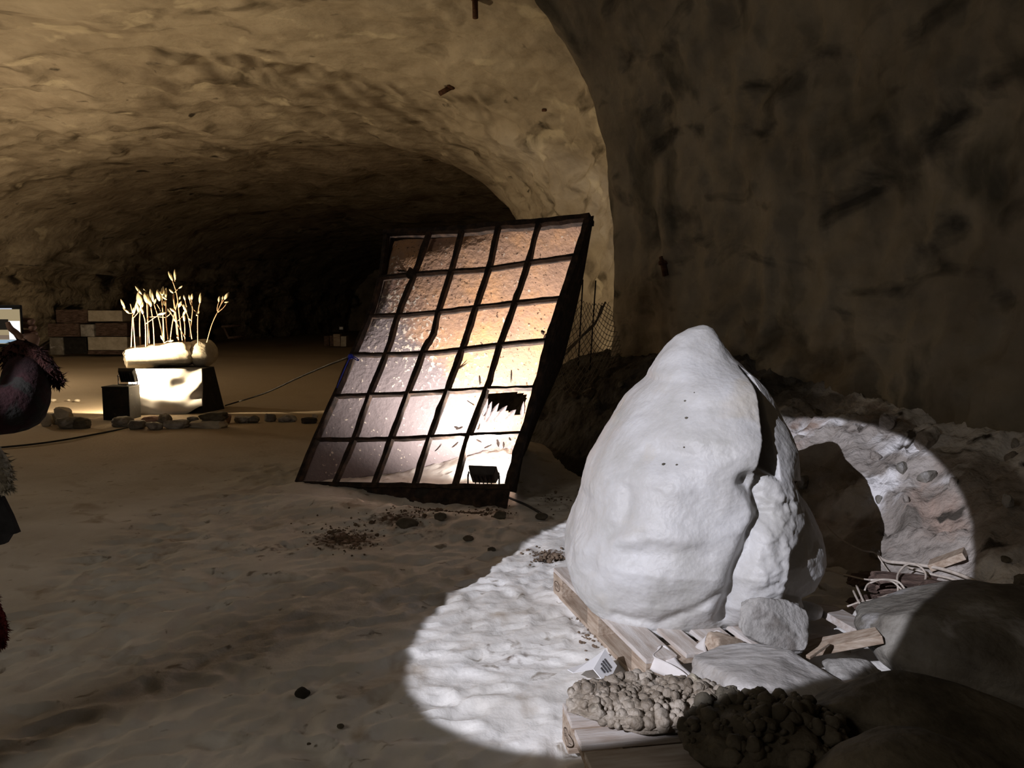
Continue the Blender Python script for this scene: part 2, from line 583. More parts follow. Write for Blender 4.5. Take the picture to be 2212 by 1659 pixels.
def ico(sub):
    if sub not in _ico:
        bm = bmesh.new()
        bmesh.ops.create_icosphere(bm, subdivisions=sub, radius=1)
        bm.verts.ensure_lookup_table()
        v = np.array([x.co[:] for x in bm.verts])
        f = np.array([[x.index for x in p.verts] for p in bm.faces])
        bm.free()
        _ico[sub] = (v, f)
    return _ico[sub]


def rock_mesh(name, center, size, seed, rough=0.18, sub=4, boxy=0.0, cuts=0, rot=(0, 0, 0), fine=0.03, smooth=True):
    """irregular stone: displaced sphere, optionally squared (boxy) and sliced by random planes (cuts)"""
    rs = np.random.RandomState(int(seed * 101) % 99991)
    v, f = ico(sub)
    v = v.copy()
    if boxy:
        mx = np.abs(v).max(axis=1)[:, None]
        v = v * (1 - boxy) + (v / mx) * 0.82 * boxy
    v = v * (1 + rough * fbm(v * 1.1, 3, seed)[:, None] * 1.3)
    for _ in range(cuts):
        n = rs.normal(size=3)
        n /= np.linalg.norm(n)
        d = rs.uniform(0.62, 0.85)
        s = v @ n - d
        v = v - np.where(s > 0, s * 0.92, 0)[:, None] * n
    v = v * (1 + fine * fbm(v * 5, 3, seed + 3)[:, None])
    v = v * (np.asarray(size) / 2)
    mt = Matrix.Rotation(rot[2], 3, 'Z') @ Matrix.Rotation(rot[1], 3, 'Y') @ Matrix.Rotation(rot[0], 3, 'X')
    v = v @ np.array(mt).T + np.asarray(center)
    return raw_mesh(name, v, f.astype(np.int32), smooth)


def rock(name, center, size, seed, m, label, cat='stone', group=None, parent=None, **kw):
    me = rock_mesh(name, center, size, seed, **kw)
    if parent is not None:
        return obj(name, me, m, parent)
    z0 = min(v.co.z for v in me.vertices)
    o = obj(name, me, m, origin=(center[0], center[1], z0))
    return tag(o, label, cat, group)


# ------------------------------------------------------------------ ground height (analytic part, also used to stand things)
PX0, PX1 = np.array([-1.98, 7.04]), np.array([-0.05, 6.20])    # foot of the leaning grille


def ground(x, y):
    x, y = np.asarray(x, float), np.asarray(y, float)
    sh = x.shape
    p = np.stack([x.ravel() * 0.5, y.ravel() * 0.5, np.zeros(x.size)], -1)
    h = 0.035 * fbm(p, 2, 4.0).reshape(sh)
    # distance behind the grille foot line, position along it
    e = (PX1 - PX0) / np.linalg.norm(PX1 - PX0)
    nb = np.array([-e[1], e[0]])
    t = ((x - PX0[0]) * e[0] + (y - PX0[1]) * e[1])
    s = ((x - PX0[0]) * nb[0] + (y - PX0[1]) * nb[1])
    inr = sstep(-0.5, 0.3, t) * (1 - sstep(1.3, 2.25, t))
    h = h + inr * 0.24 * sstep(0.15, 1.3, s) * sstep(0.2, 1.7, t) * (1 - sstep(1.8, 3.0, s))
    h = h - inr * 0.07 * np.exp(-((s + 0.16) / 0.22) ** 2) * sstep(0.2, 1.3, t)
    h = h + 0.01 * np.exp(-((s + 0.0) / 0.13) ** 2) * sstep(-0.2, 0.1, t) * (1 - sstep(2.05, 2.3, t))
    h = h + 0.07 * np.exp(-((s + 0.60) / 0.28) ** 2) * sstep(-0.3, 0.8, t) * (1 - sstep(2.0, 3.0, t))
    return h


def gz(x, y):
    return float(ground(np.array([x]), np.array([y]))[0])


# ================================================================== LARGE STRUCTURE
# ---- floor
xs = np.unique(np.concatenate([np.arange(-24, -4.2, 0.28), np.arange(-4.2, -2.6, 0.06), np.arange(-2.6, 2.4, 0.022), np.arange(2.4, 5.5, 0.12)]))
ys = np.unique(np.concatenate([np.arange(-6, 1.6, 0.25), np.arange(1.6, 6.6, 0.022), np.arange(6.6, 9.5, 0.05), np.arange(9.5, 16, 0.12), np.arange(16, 62, 0.5)]))
XX, YY = np.meshgrid(xs, ys, indexing='ij')
ZZ = ground(XX, YY)
pp = np.stack([XX.ravel(), YY.ravel(), np.zeros(XX.size)], -1)
near = (1 - sstep(6.0, 13.0, YY))
ZZ += 0.012 * fbm(pp * 2.3, 4, 1.0).reshape(XX.shape) * (0.4 + 0.6 * near)
ZZ += (0.05 * sstep(14, 22, YY)) * fbm(pp * 0.8, 3, 2.0).reshape(XX.shape)
rs = np.random.RandomState(11)
for k in range(4200):     # trodden dents: shoe-sized scoops with a sharp rim
    cx_, cy_ = rs.uniform(-2.8, 2.6), rs.uniform(1.8, 8.0)
    a_ = 0.035 + 0.135 * rs.uniform(0, 1) ** 1.8
    b_ = a_ * rs.uniform(0.35, 0.6)
    th = rs.normal(0.5, 0.7)
    dep = rs.uniform(0.004, 0.013) + 0.075 * (a_ - 0.035)
    i0, i1 = np.searchsorted(xs, [cx_ - 1.7 * a_, cx_ + 1.7 * a_])
    j0, j1 = np.searchsorted(ys, [cy_ - 1.7 * a_, cy_ + 1.7 * a_])
    dx, dy = XX[i0:i1, j0:j1] - cx_, YY[i0:i1, j0:j1] - cy_
    u_ = dx * math.cos(th) + dy * math.sin(th)
    w_ = -dx * math.sin(th) + dy * math.cos(th)
    r_ = np.sqrt((u_ / a_) ** 2 + (w_ / b_) ** 2)
    tilt = 0.55 + 0.45 * np.clip(w_ / b_, -1, 1)
    ZZ[i0:i1, j0:j1] += -dep * tilt * (1 - sstep(0.45, 1.15, r_)) + 0.35 * dep * np.exp(-((r_ - 1.2) / 0.2) ** 2) * tilt
me = raw_mesh('floor', np.stack([XX, YY, ZZ], -1).reshape(-1, 3), grid_faces(len(xs), len(ys)))


def blob(px, py, rx, ry, rot=0.0):
    g = G(px, py)
    dx, dy = XX - g[0], YY - g[1]
    u_ = dx * math.cos(rot) + dy * math.sin(rot)
    w_ = -dx * math.sin(rot) + dy * math.cos(rot)
    return np.exp(-((u_ / rx) ** 2 + (w_ / ry) ** 2))


dirt = np.maximum.reduce([blob(745, 1165, 0.30, 0.30), 0.85 * blob(850, 1130, 0.32, 0.16), 0.85 * blob(930, 1112, 0.34, 0.13), 0.95 * blob(1030, 1108, 0.30, 0.13), 0.95 * blob(1190, 1196, 0.20, 0.14),
                          0.75 * blob(1280, 1350, 0.14, 0.2), 0.5 * blob(600, 1185, 0.5, 0.2), 0.5 * blob(1100, 1420, 0.3, 0.2), 0.6 * blob(1200, 1075, 0.3, 0.15), 0.5 * blob(900, 1150, 0.6, 0.3)])
dirt = dirt * 0.74
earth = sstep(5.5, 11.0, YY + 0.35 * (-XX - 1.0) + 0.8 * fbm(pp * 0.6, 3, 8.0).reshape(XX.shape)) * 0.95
for nm, arr in (('dirt', dirt), ('earth', earth)):
    at = me.attributes.new(nm, 'FLOAT', 'POINT')
    at.data.foreach_set('value', arr.astype(np.float32).ravel())
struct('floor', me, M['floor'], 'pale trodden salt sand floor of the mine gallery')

# ---- right wall: rock pillar whose top arches over into the roof
path = np.array(spline([np.array(p) for p in [(4.3, -4, 0), (4.1, -1, 0), (3.85, 1.5, 0), (3.75, 3.5, 0), (3.5, 5.2, 0), (2.95, 6.7, 0), (2.25, 8.0, 0), (1.62, 9.0, 0), (1.27, 9.55, 0), (1.45, 10.0, 0), (2.2, 10.6, 0), (3.2, 11.0, 0)]], 40))
seg = np.concatenate([[0], np.cumsum(np.linalg.norm(np.diff(path, axis=0), axis=1))])
nu = 360
pu = np.stack([np.interp(np.linspace(0, seg[-1], nu), seg, path[:, k]) for k in range(3)], -1)
prof_z = np.array([-0.3, 0.6, 1.6, 2.6, 3.6, 4.3, 4.85, 5.4, 5.8, 6.1, 6.3, 6.42])
prof_o = np.array([-0.05, 0.0, 0.0, 0.02, 0.10, 0.30, 0.62, 1.0, 1.8, 3.0, 5.0, 8.0])
arc = np.concatenate([[0], np.cumsum(np.hypot(np.diff(prof_z), np.diff(prof_o)))])
nv = 250
av = np.concatenate([np.linspace(0, 6.2, 200), np.linspace(6.25, arc[-1], 50)])
zz, oo = np.interp(av, arc, prof_z), np.interp(av, arc, prof_o)
V = np.zeros((nu, nv, 3))
V[:, :, 0] = pu[:, None, 0] - oo[None, :]
V[:, :, 1] = pu[:, None, 1] - 0.05 * oo[None, :]
V[:, :, 2] = zz[None, :]
flat = V.reshape(-1, 3)
dsp = 0.26 * fbm(flat * np.array([0.55, 0.55, 0.45]), 3, 21.0) + 0.15 * fbm(flat * np.array([1.4, 1.4, 0.8]), 4, 22.0, ridge=True) + 0.05 * fbm(flat * 4.0, 4, 23.0)
lowb = (1 - sstep(0.6, 2.2, flat[:, 2]))
dsp += 0.13 * lowb * fbm(flat * 1.6, 3, 24.0, ridge=True)
edge = 1 - 0.65 * np.exp(-((flat[:, 1] - 9.6) / 0.7) ** 2)
flat = flat + np.stack([-dsp * edge, -0.45 * dsp * edge, -dsp * 0.4 * sstep(4, 6, flat[:, 2])], -1)
rw_v, rw_f = flat, grid_faces(nu, nv)
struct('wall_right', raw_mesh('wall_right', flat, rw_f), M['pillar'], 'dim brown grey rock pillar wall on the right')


# ---- vaulted gallery beyond
def xr(y):
    return np.where(y < 20.6, 2.15 - 0.15 * (y - 11.0) + 1.6 * (1 - sstep(10.0, 13.5, y)), 0.71 + 4.5 * sstep(20.6, 21.5, y))


def xl(y):
    return -17.6 + 0.13 * (y - 24.0)


def zt(y):
    return 6.75 + 0.7 * (1 - sstep(10, 12.5, y)) - 0.055 * np.clip(y - 10, 0, 11) - 0.012 * np.clip(y - 21, 0, 50)


yv = np.concatenate([np.linspace(9.9, 22.2, 150), np.linspace(22.5, 62, 70)])


def vault_pts(angs):
    A, Yv = np.meshgrid(angs, yv, indexing='xy')
    hw = (xr(Yv) - xl(Yv)) / 2
    cx_ = (xr(Yv) + xl(Yv)) / 2
    ca, sa = np.cos(A), np.sin(A)
    e = np.where(ca > 0, 2 / (3.6 + 4.0 * (1 - sstep(10.0, 16.0, Yv))), 2 / 2.7)
    X = cx_ + hw * np.sign(ca) * np.abs(ca) ** e
    Z = -0.25 + (zt(Yv) + 0.25) * np.abs(sa) ** e * np.sign(sa)
    f = np.stack([X, Yv, Z], -1).reshape(-1, 3)
    d = 0.40 * fbm(f * np.array([0.30, 0.36, 0.5]), 3, 31.0) + 0.17 * fbm(f * np.array([0.9, 1.1, 1.6]), 3, 32.0, ridge=True) + 0.075 * fbm(f * np.array([2.4, 2.8, 4.0]), 3, 33.0)
    left = sstep(0.3, -0.8, np.zeros(1))[0] + (1 - sstep(-15.5, -11.0, f[:, 0])) * (1 - sstep(3.2, 4.6, f[:, 2]))
    d = d + left * (0.55 * fbm(f * 0.7, 4, 34.0, ridge=True))
    lip = 1 - 0.7 * np.exp(-((f[:, 1] - 20.8) / 0.8) ** 2) * sstep(-8, -1, f[:, 0])
    cen = np.stack([np.broadcast_to(cx_, A.shape).reshape(-1), f[:, 1], np.full(len(f), 2.2)], -1)
    n = cen - f
    n[:, 1] = 0
    n /= np.linalg.norm(n, axis=1)[:, None] + 1e-6
    return f + n * (d * lip)[:, None], (len(yv), len(angs))


a_split = math.pi - 0.42
ang_c = np.linspace(0.0, a_split, 300)
ang_l = np.linspace(a_split, math.pi, 70)
vc, shp = vault_pts(ang_c)
ceil_f = grid_faces(*shp)
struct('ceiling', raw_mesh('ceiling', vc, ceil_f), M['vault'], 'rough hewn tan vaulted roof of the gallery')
vl, shp = vault_pts(ang_l)
struct('wall_left', raw_mesh('wall_left', vl, grid_faces(*shp)), M['leftwall'], 'broken dark rock wall at the far left')
n_ = 30
bx, bz = np.meshgrid(np.linspace(-22, 10, n_), np.linspace(-0.5, 9, n_), indexing='ij')
bf = np.stack([bx, np.full_like(bx, 60.0), bz], -1).reshape(-1, 3)
bf[:, 1] += 1.2 * fbm(bf * 0.5, 3, 41.0)
struct('wall_back', raw_mesh('wall_back', bf, grid_faces(n_, n_)), M['leftwall'], 'rock face closing the dark end of the gallery')

# ---- bank of rubble along the right wall
BASE = np.array([(-0.3, 9.6), (0.05, 8.7), (0.38, 7.9), (0.85, 7.15), (1.3, 6.4), (1.72, 5.5), (1.98, 4.8), (2.15, 4.1), (2.3, 3.2), (2.4, 2.0), (2.4, -1.0)])


def bank_s(x, y):
    best = np.full(x.shape, 1e9)
    sgn = np.zeros(x.shape)
    for a_, b_ in zip(BASE[:-1], BASE[1:]):
        d = b_ - a_
        t = np.clip(((x - a_[0]) * d[0] + (y - a_[1]) * d[1]) / (d @ d), 0, 1)
        qx, qy = x - a_[0] - t * d[0], y - a_[1] - t * d[1]
        r_ = np.hypot(qx, qy)
        cr = -(d[0] * qy - d[1] * qx)
        up = r_ < best
        best = np.where(up, r_, best)
        sgn = np.where(up, np.sign(cr), sgn)
    return best * sgn


def bank_h(x, y, detail=True):
    s = -bank_s(x, y)
    if bank_sign < 0:
        s = -s
    w = 0.95 - 0.42 * sstep(6.0, 8.0, y)
    top = 0.95 + 0.25 * sstep(0.3, 1.6, x) * sstep(6.5, 8.5, y) - 0.15 * sstep(7.5, 9.0, y)
    h = np.where(s > 0, top * (1 - np.exp(-(np.clip(s, 0, 9) / w) ** 1.35)), s * 0.5)
    if detail:
        p = np.stack([x.ravel(), y.ravel(), h.ravel()], -1)
        k = sstep(-0.1, 0.4, s)
        h = h + k * (0.13 * fbm(p * 1.9, 4, 51.0, ridge=True).reshape(x.shape) + 0.05 * fbm(p * 6.5, 3, 52.0, ridge=True).reshape(x.shape) - 0.06)
    return h


bank_sign = 1
if bank_h(np.array([3.0]), np.array([4.0]), False)[0] < 0:
    bank_sign = -1
bxs, bys = np.arange(-0.4, 4.3, 0.03), np.arange(0.4, 10.6, 0.034)
BX, BY = np.meshgrid(bxs, bys, indexing='ij')
BH = bank_h(BX, BY)
bv = np.stack([BX, BY, BH], -1).reshape(-1, 3)
bfc = grid_faces(len(bxs), len(bys))
keep = (bv[bfc][:, :, 2] > -0.25).any(axis=1)
bfc = bfc[keep]
used, inv = np.unique(bfc.ravel(), return_inverse=True)
bank_me = raw_mesh('rubble_bank', bv[used], inv.reshape(-1, 4))
at = bank_me.attributes.new('mound_shade', 'FLOAT', 'POINT')
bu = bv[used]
at.data.foreach_set('value', (0.9 * sstep(6.2, 7.0, bu[:, 1] + 0.5 * fbm(bu * 1.2, 3, 53.0))).astype(np.float32))  # far mound coloured darker to stand in for its shade
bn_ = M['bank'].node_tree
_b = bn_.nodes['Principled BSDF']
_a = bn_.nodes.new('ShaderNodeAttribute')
_a.attribute_name = 'mound_shade'
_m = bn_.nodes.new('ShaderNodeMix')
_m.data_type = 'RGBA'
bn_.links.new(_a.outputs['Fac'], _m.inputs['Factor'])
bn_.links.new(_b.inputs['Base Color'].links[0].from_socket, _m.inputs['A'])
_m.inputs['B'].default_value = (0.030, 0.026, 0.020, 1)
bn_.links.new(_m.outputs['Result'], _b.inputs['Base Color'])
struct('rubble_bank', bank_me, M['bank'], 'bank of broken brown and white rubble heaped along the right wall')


def bz_(x, y):
    return float(bank_h(np.array([x], float), np.array([y], float))[0])


# ================================================================== WHITE BOULDER
sil = [  # photo row, left edge, right edge, distance of the outline
    (703, 1512, 1526, 4.12), (710, 1487, 1538, 4.12), (725, 1462, 1550, 4.10), (750, 1437, 1566, 4.10), (775, 1417, 1585, 4.10), (800, 1405, 1610, 4.08),
    (815, 1402, 1628, 4.08), (830, 1390, 1641, 4.06), (860, 1360, 1657, 4.05), (900, 1330, 1673, 4.04), (950, 1302, 1690, 4.02), (1000, 1275, 1698, 4.0),
    (1030, 1265, 1702, 4.0), (1055, 1262, 1715, 3.98), (1100, 1245, 1743, 3.96), (1150, 1229, 1770, 3.93), (1200, 1224, 1780, 3.90), (1240, 1235, 1768, 3.85),
    (1280, 1252, 1722, 3.78), (1310, 1276, 1650, 3.70), (1340, 1322, 1592, 3.60), (1360, 1375, 1535, 3.52), (1374, 1425, 1480, 3.46)]
rows = []
for (v_, l_, r_, Yc) in sil:
    pl, pr = P(l_, v_, Yc), P(r_, v_, Yc)
    rows.append((pl[2], pl[0], pr[0], Yc))
rows = np.array(rows)[::-1]      # ascending z
zs = np.linspace(rows[0, 0], rows[-1, 0], 250)
zs = rows[0, 0] + (rows[-1, 0] - rows[0, 0]) * (0.5 - 0.5 * np.cos(np.linspace(0.12, math.pi - 0.06, 260))) / 1.0
xl_ = np.interp(zs, rows[:, 0], rows[:, 1])
xr_ = np.interp(zs, rows[:, 0], rows[:, 2])
yc_ = np.interp(zs, rows[:, 0], rows[:, 3])
yf_ = np.interp(zs, [0.13, 0.18, 0.26, 0.42, 0.62, 0.8, 1.0, 1.2, 1.4, 1.5, 1.53], [3.44, 3.40, 3.34, 3.29, 3.32, 3.40, 3.53, 3.70, 3.90, 4.02, 4.10])
yb_ = np.interp(zs, [0.13, 0.2, 0.4, 0.8, 1.2, 1.4, 1.53], [3.6, 4.1, 4.6, 4.65, 4.5, 4.3, 4.14])
NT = 420
th = np.linspace(0, 2 * math.pi, NT, endpoint=False)
TH, ZI = np.meshgrid(th, np.arange(len(zs)), indexing='xy')
ca, sa = np.cos(TH), np.sin(TH)
ex = 2 / 2.35
cxz = ((xl_ + xr_) / 2)[:, None]
hwz = ((xr_ - xl_) / 2)[:, None]
X = cxz + hwz * np.sign(ca) * np.abs(ca) ** ex
front = (yc_ - yf_)[:, None]
back = (yb_ - yc_)[:, None]
Yb = yc_[:, None] + np.where(sa < 0, front, back) * np.sign(sa) * np.abs(sa) ** ex
# the right flank swings back behind its front face
side = sstep(0.25, 1.0, ca)
Yb = Yb + 0.16 * side * (1 - np.abs(sa) ** 2) * 0
Z = np.repeat(zs[:, None], NT, axis=1)
BV = np.stack([X, Yb, Z], -1).reshape(-1, 3)
cen = np.stack([np.repeat(cxz, NT, 1), np.repeat(yc_[:, None], NT, 1), Z], -1).reshape(-1, 3)
nrm = BV - cen
nrm[:, 2] = 0
nrm /= np.linalg.norm(nrm, axis=1)[:, None] + 1e-6
U_, V_ = project(BV)
frontm = (BV[:, 1] < cen[:, 1] + 0.03)


def poly_sd(u, v, poly):
    """signed distance in pixels, negative inside"""
    poly = np.asarray(poly, float)
    d = np.full(u.shape, 1e9)
    ins = np.zeros(u.shape, bool)
    n = len(poly)
    for i in range(n):
        a_, b_ = poly[i], poly[(i + 1) % n]
        e_ = b_ - a_
        t = np.clip(((u - a_[0]) * e_[0] + (v - a_[1]) * e_[1]) / (e_ @ e_ + 1e-9), 0, 1)
        d = np.minimum(d, np.hypot(u - a_[0] - t * e_[0], v - a_[1] - t * e_[1]))
        c1 = (a_[1] > v) != (b_[1] > v)
        xx = (b_[0] - a_[0]) * (v - a_[1]) / (b_[1] - a_[1] + 1e-12) + a_[0]
        ins ^= c1 & (u < xx)
    return np.where(ins, -d, d)


def line_d(u, v, pts):
    pts = np.asarray(pts, float)
    d = np.full(u.shape, 1e9)
    for a_, b_ in zip(pts[:-1], pts[1:]):
        e_ = b_ - a_
        t = np.clip(((u - a_[0]) * e_[0] + (v - a_[1]) * e_[1]) / (e_ @ e_), 0, 1)
        d = np.minimum(d, np.hypot(u - a_[0] - t * e_[0], v - a_[1] - t * e_[1]))
    return d


wob = 6 * fbm(BV * 9, 2, 61.0)
dY = np.zeros(len(BV))
inw = np.zeros(len(BV))
# cleft behind the main face, leaving a thin fin along the right outline
sd = poly_sd(U_ + wob * 0.4, V_, [(1598, 792), (1613, 830), (1626, 885), (1630, 940), (1626, 985), (1622, 1014), (1650, 1022), (1678, 1034), (1676, 1000), (1668, 950), (1656, 900), (1642, 852), (1622, 812)])
dY += frontm * 0.24 * sstep(3.0, -7.0, sd)
# the face itself stands forward towards that cleft
edge_u = np.interp(V_, [760, 800, 850, 900, 940, 985, 1014, 1040], [1590, 1598, 1616, 1627, 1630, 1626, 1622, 1630])
fw = sstep(775, 850, V_) * (1 - sstep(930, 1130, V_)) * sstep(-260, 0, U_ - edge_u) * (1 - sstep(0, 8, U_ - edge_u))
dY -= frontm * 0.13 * fw
# ragged front layer: what lies right of its edge is set back
sd = poly_sd(U_ + wob, V_, [(1708, 1040), (1738, 1085), (1745, 1130), (1728, 1172), (1706, 1204), (1698, 1240), (1682, 1300), (1830, 1330), (1830, 1040)])
dY += frontm * 0.09 * sstep(2.0, -6.0, sd)
# deep fold between the belly and the rough right lobe
ld = line_d(U_ + wob, V_, [(1612, 1035), (1640, 1075), (1652, 1112), (1628, 1172), (1606, 1225), (1588, 1275), (1570, 1330)])
inw += frontm * 0.075 * np.exp(-(ld / 20.0) ** 2)
# hollow and step lines on the face
inw += frontm * 0.035 * np.exp(-(((U_ - 1445) / 62) ** 2 + ((V_ - 985) / 26) ** 2))
inw += frontm * 0.020 * np.exp(-(((U_ - 1360) / 30) ** 2 + ((V_ - 1075) / 50) ** 2))
inw -= frontm * 0.011 * np.exp(-((V_ - 1168 + wob) / 14) ** 2) * sstep(1270, 1320, U_) * (1 - sstep(1480, 1560, U_))
inw += frontm * 0.009 * np.exp(-((V_ - 1200 + wob) / 20) ** 2) * sstep(1290, 1340, U_) * (1 - sstep(1500, 1600, U_))
ld = line_d(U_ + wob, V_, [(1268, 1230), (1290, 1180), (1345, 1130), (1352, 1060)])
inw += frontm * 0.018 * np.exp(-(ld / 16.0) ** 2)
# lower lip under the front face
ld = line_d(U_, V_ + wob, [(1330, 1330), (1420, 1345), (1500, 1320), (1560, 1280)])
inw += frontm * 0.02 * np.exp(-(ld / 10.0) ** 2)
rough_zone = sstep(1590, 1660, U_) * sstep(1030, 1080, V_) * frontm * (1 - sstep(1690, 1730, U_))
n1 = fbm(BV * 2.2, 3, 62.0)
n2 = fbm(BV * 6.0, 4, 63.0)
n3 = fbm(BV * 22.0, 3, 64.0)
tilt_l = fbm((BV + np.array([0.0, 0, 0])) * np.array([9, 9, 3.0]), 3, 65.0, ridge=True)
disp = 0.034 * n1 + 0.014 * n2 + 0.003 * n3 + 0.006 * fbm(BV * 3.6, 4, 66.0, ridge=True) + rough_zone * (0.016 * tilt_l + 0.012 * n3 + 0.012 * fbm(BV * 14, 3, 67.0, ridge=True))
topf = 1 - sstep(1.42, 1.52, BV[:, 2])
BV = BV + nrm * ((disp - inw) * (0.25 + 0.75 * topf))[:, None]
BV[:, 1] += dY
# close top and bottom
f4 = grid_faces(len(zs), NT, wrap_v=True)
top_c, bot_c = len(BV), len(BV) + 1
BV = np.vstack([BV, [[cxz[-1, 0], yc_[-1], zs[-1] + 0.004]], [[cxz[0, 0], yc_[0], zs[0] - 0.003]]])
F = [tuple(int(q) for q in r_) for r_ in f4]
l0 = (len(zs) - 1) * NT
F += [(l0 + k, top_c, l0 + (k + 1) % NT) for k in range(NT)]
F += [((k + 1) % NT, bot_c, k) for k in range(NT)]
big = thing('white_boulder', 'huge white salt boulder standing on a wooden pallet in the spotlight', 'boulder', (0.9, 3.9, 0.14))
bod = obj('body', raw_mesh('body', BV, F), M['boulder'], big)
bvh_big = BVHTree.FromPolygons([tuple(v) for v in BV], F)


def hit(bvh, u, v):
    r_ = Vector(ray(u, v)).normalized()
    h = bvh.ray_cast(Vector((0, 0, EYE)), r_)
    return h[0], h[1]


for (u, v, s_) in [(1480, 866, 0.010), (1483, 903, 0.013), (1478, 966, 0.008), (1500, 848, 0.006), (1434, 1003, 0.014), (1462, 1004, 0.010)]:
    q, n = hit(bvh_big, u, v)
    if q is not None:
        obj('drill_pit', rock_mesh('drill_pit', q, (s_ * 1.5, s_, s_), u * 0.01, sub=1, rough=0.3), M['dark_stone'], big)


# ================================================================== PALLETS
def pallet(label, corner, ang, z0, missing=(), stamps=True):
    """euro pallet in its own frame: x along the 1.2 m side, y along the 0.8 m side, corner at the origin"""
    t = thing('wooden_pallet', label, 'pallet', (corner[0], corner[1], z0))
    t.rotation_euler = (0, 0, ang)

    def put(name, size, c, m, bev=0.003):
        me_ = box_mesh(name, size, c, bev)
        me_.materials.append(m)
        o = bpy.data.objects.new(name, me_)
        COL.objects.link(o)
        o.parent = t
        return o
    ypos = [(0.0725, 0.145), (0.2375, 0.10), (0.4, 0.145), (0.5625, 0.10), (0.7275, 0.145)]
    for k, (yy, w) in enumerate(ypos):
        if ('top', k) not in missing:
            put('top_board', (1.2, w, 0.022), (0.6, yy, 0.133), M['wood_dusty'])
    for xx in (0.0725, 0.6, 1.1275):
        put('cross_board', (0.145, 0.8, 0.022), (xx, 0.4, 0.111), M['wood'])
        for yy, w in ((0.0725, 0.145), (0.4, 0.145), (0.7275, 0.10)):
            put('block', (0.145, w, 0.078), (xx, yy if w > 0.12 else 0.75, 0.061), M['wood'])
    for yy in (0.05, 0.4, 0.75):
        put('bottom_board', (1.2, 0.1, 0.022), (0.6, yy, 0.011), M['wood'])
    return t


def stamp(t, cx_, cz_, plane, off, w, h, text, ring):
    """burnt mark on a block face; plane 'x' = face looking along -x, 'y' = face looking along -y"""
    meshes = []
    if ring:
        pts = []
        for k in range(33):
            a_ = 2 * math.pi * k / 32
            pts.append((math.cos(a_) * w / 2, math.sin(a_) * h / 2))
        V, F = [], []
        for (a_, b_) in pts[:-1]:
            V += [(a_, b_, 0), (a_ * 0.90, b_ * 0.88, 0)]
        n = len(V) // 2
        for k in range(n):
            k2 = (k + 1) % n
            F.append((2 * k, 2 * k + 1, 2 * k2 + 1, 2 * k2))
        meshes.append(raw_mesh('r', V, F, False))
    cu = bpy.data.curves.new('t', 'FONT')
    cu.body = text
    cu.size = h * (0.5 if ring else 0.9)
    cu.align_x, cu.align_y = 'CENTER', 'CENTER'
    cu.fill_mode = 'FRONT' if hasattr(cu, 'fill_mode') else cu.fill_mode
    to = bpy.data.objects.new('t', cu)
    COL.objects.link(to)
    dg = bpy.context.evaluated_depsgraph_get()
    tm = bpy.data.meshes.new_from_object(to.evaluated_get(dg))
    bpy.data.objects.remove(to)
    meshes.append(tm)
    me_ = join_meshes('stamp', meshes)
    if plane == 'x':     # text runs along -y, up z, seen from -x
        rot = Matrix(((0, 0, -1, 0), (-1, 0, 0, 0), (0, 1, 0, 0), (0, 0, 0, 1)))
        me_.transform(Matrix.Translation((off, cx_, cz_)) @ rot)
    else:                # text runs along +x, seen from -y
        rot = Matrix(((1, 0, 0, 0), (0, 0, -1, 0), (0, 1, 0, 0), (0, 0, 0, 1)))
        me_.transform(Matrix.Translation((cx_, off, cz_)) @ rot)
    me_.materials.clear()
    me_.materials.append(M['stamp'])
    o = bpy.data.objects.new('stamp', me_)
    COL.objects.link(o)
    o.parent = t
    return o


ang1 = math.atan2(-0.962, 0.272)
p1 = pallet('wooden pallet under the huge white boulder', (0.235, 4.27), ang1, 0.0)
stamp(p1, 0.07, 0.061, 'y', -0.0035, 0.09, 0.055, 'EPAL', True)
p2 = pallet('wooden pallet at the bottom edge carrying the knobbly crystal rock', (0.313, 1.965), R(9.0), 0.0)
stamp(p2, 0.72, 0.055, 'x', -0.0035, 0.085, 0.062, 'EPAL', True)

# ================================================================== KNOBBLY CRYSTAL ROCK on the near pallet
rs = np.random.RandomState(5)


def knobbly(label, c, sx, sy, hgt, n, lo_, hi_, m, seed):
    cr = thing('crystal_rock', label, 'rock', (c[0], c[1], 0.145))
    obj('base', rock_mesh('base', (c[0], c[1], 0.145 + hgt * 0.45), (sx, sy, hgt), seed, rough=0.16, sub=5, boxy=0.4, cuts=3, fine=0.08), m, cr)
    lumps = []
    for k in range(n):
        w_, q_ = rs.uniform(0, 2 * math.pi), math.sqrt(rs.uniform(0, 1))
        px_, py_ = c[0] + 0.46 * sx * q_ * math.cos(w_), c[1] + 0.47 * sy * q_ * math.sin(w_)
        s_ = lo_ + (hi_ - lo_) * rs.uniform(0, 1) ** 2.2
        pz_ = 0.145 + hgt * (0.45 + 0.47 * math.sqrt(max(0, 1 - q_ ** 2.6))) + rs.uniform(-0.012, 0.016) + 0.02 * perlin(np.array([[px_ * 9, py_ * 9, seed]]))[0]
        lumps.append(rock_mesh('l', (px_, py_, pz_), (s_ * 2, s_ * 2 * rs.uniform(0.7, 1.1), s_ * 1.9), 70 + k, rough=0.4, sub=2, fine=0.2, cuts=2, rot=tuple(rs.uniform(0, 3, 3))))
    lm = join_meshes('crystals', lumps)
    lm.polygons.foreach_set('use_smooth', np.full(len(lm.polygons), True))
    lo = obj('crystals', lm, m, cr)
    lo['kind'] = 'stuff'
    lo['label'] = 'crust of rounded crystal knobs'


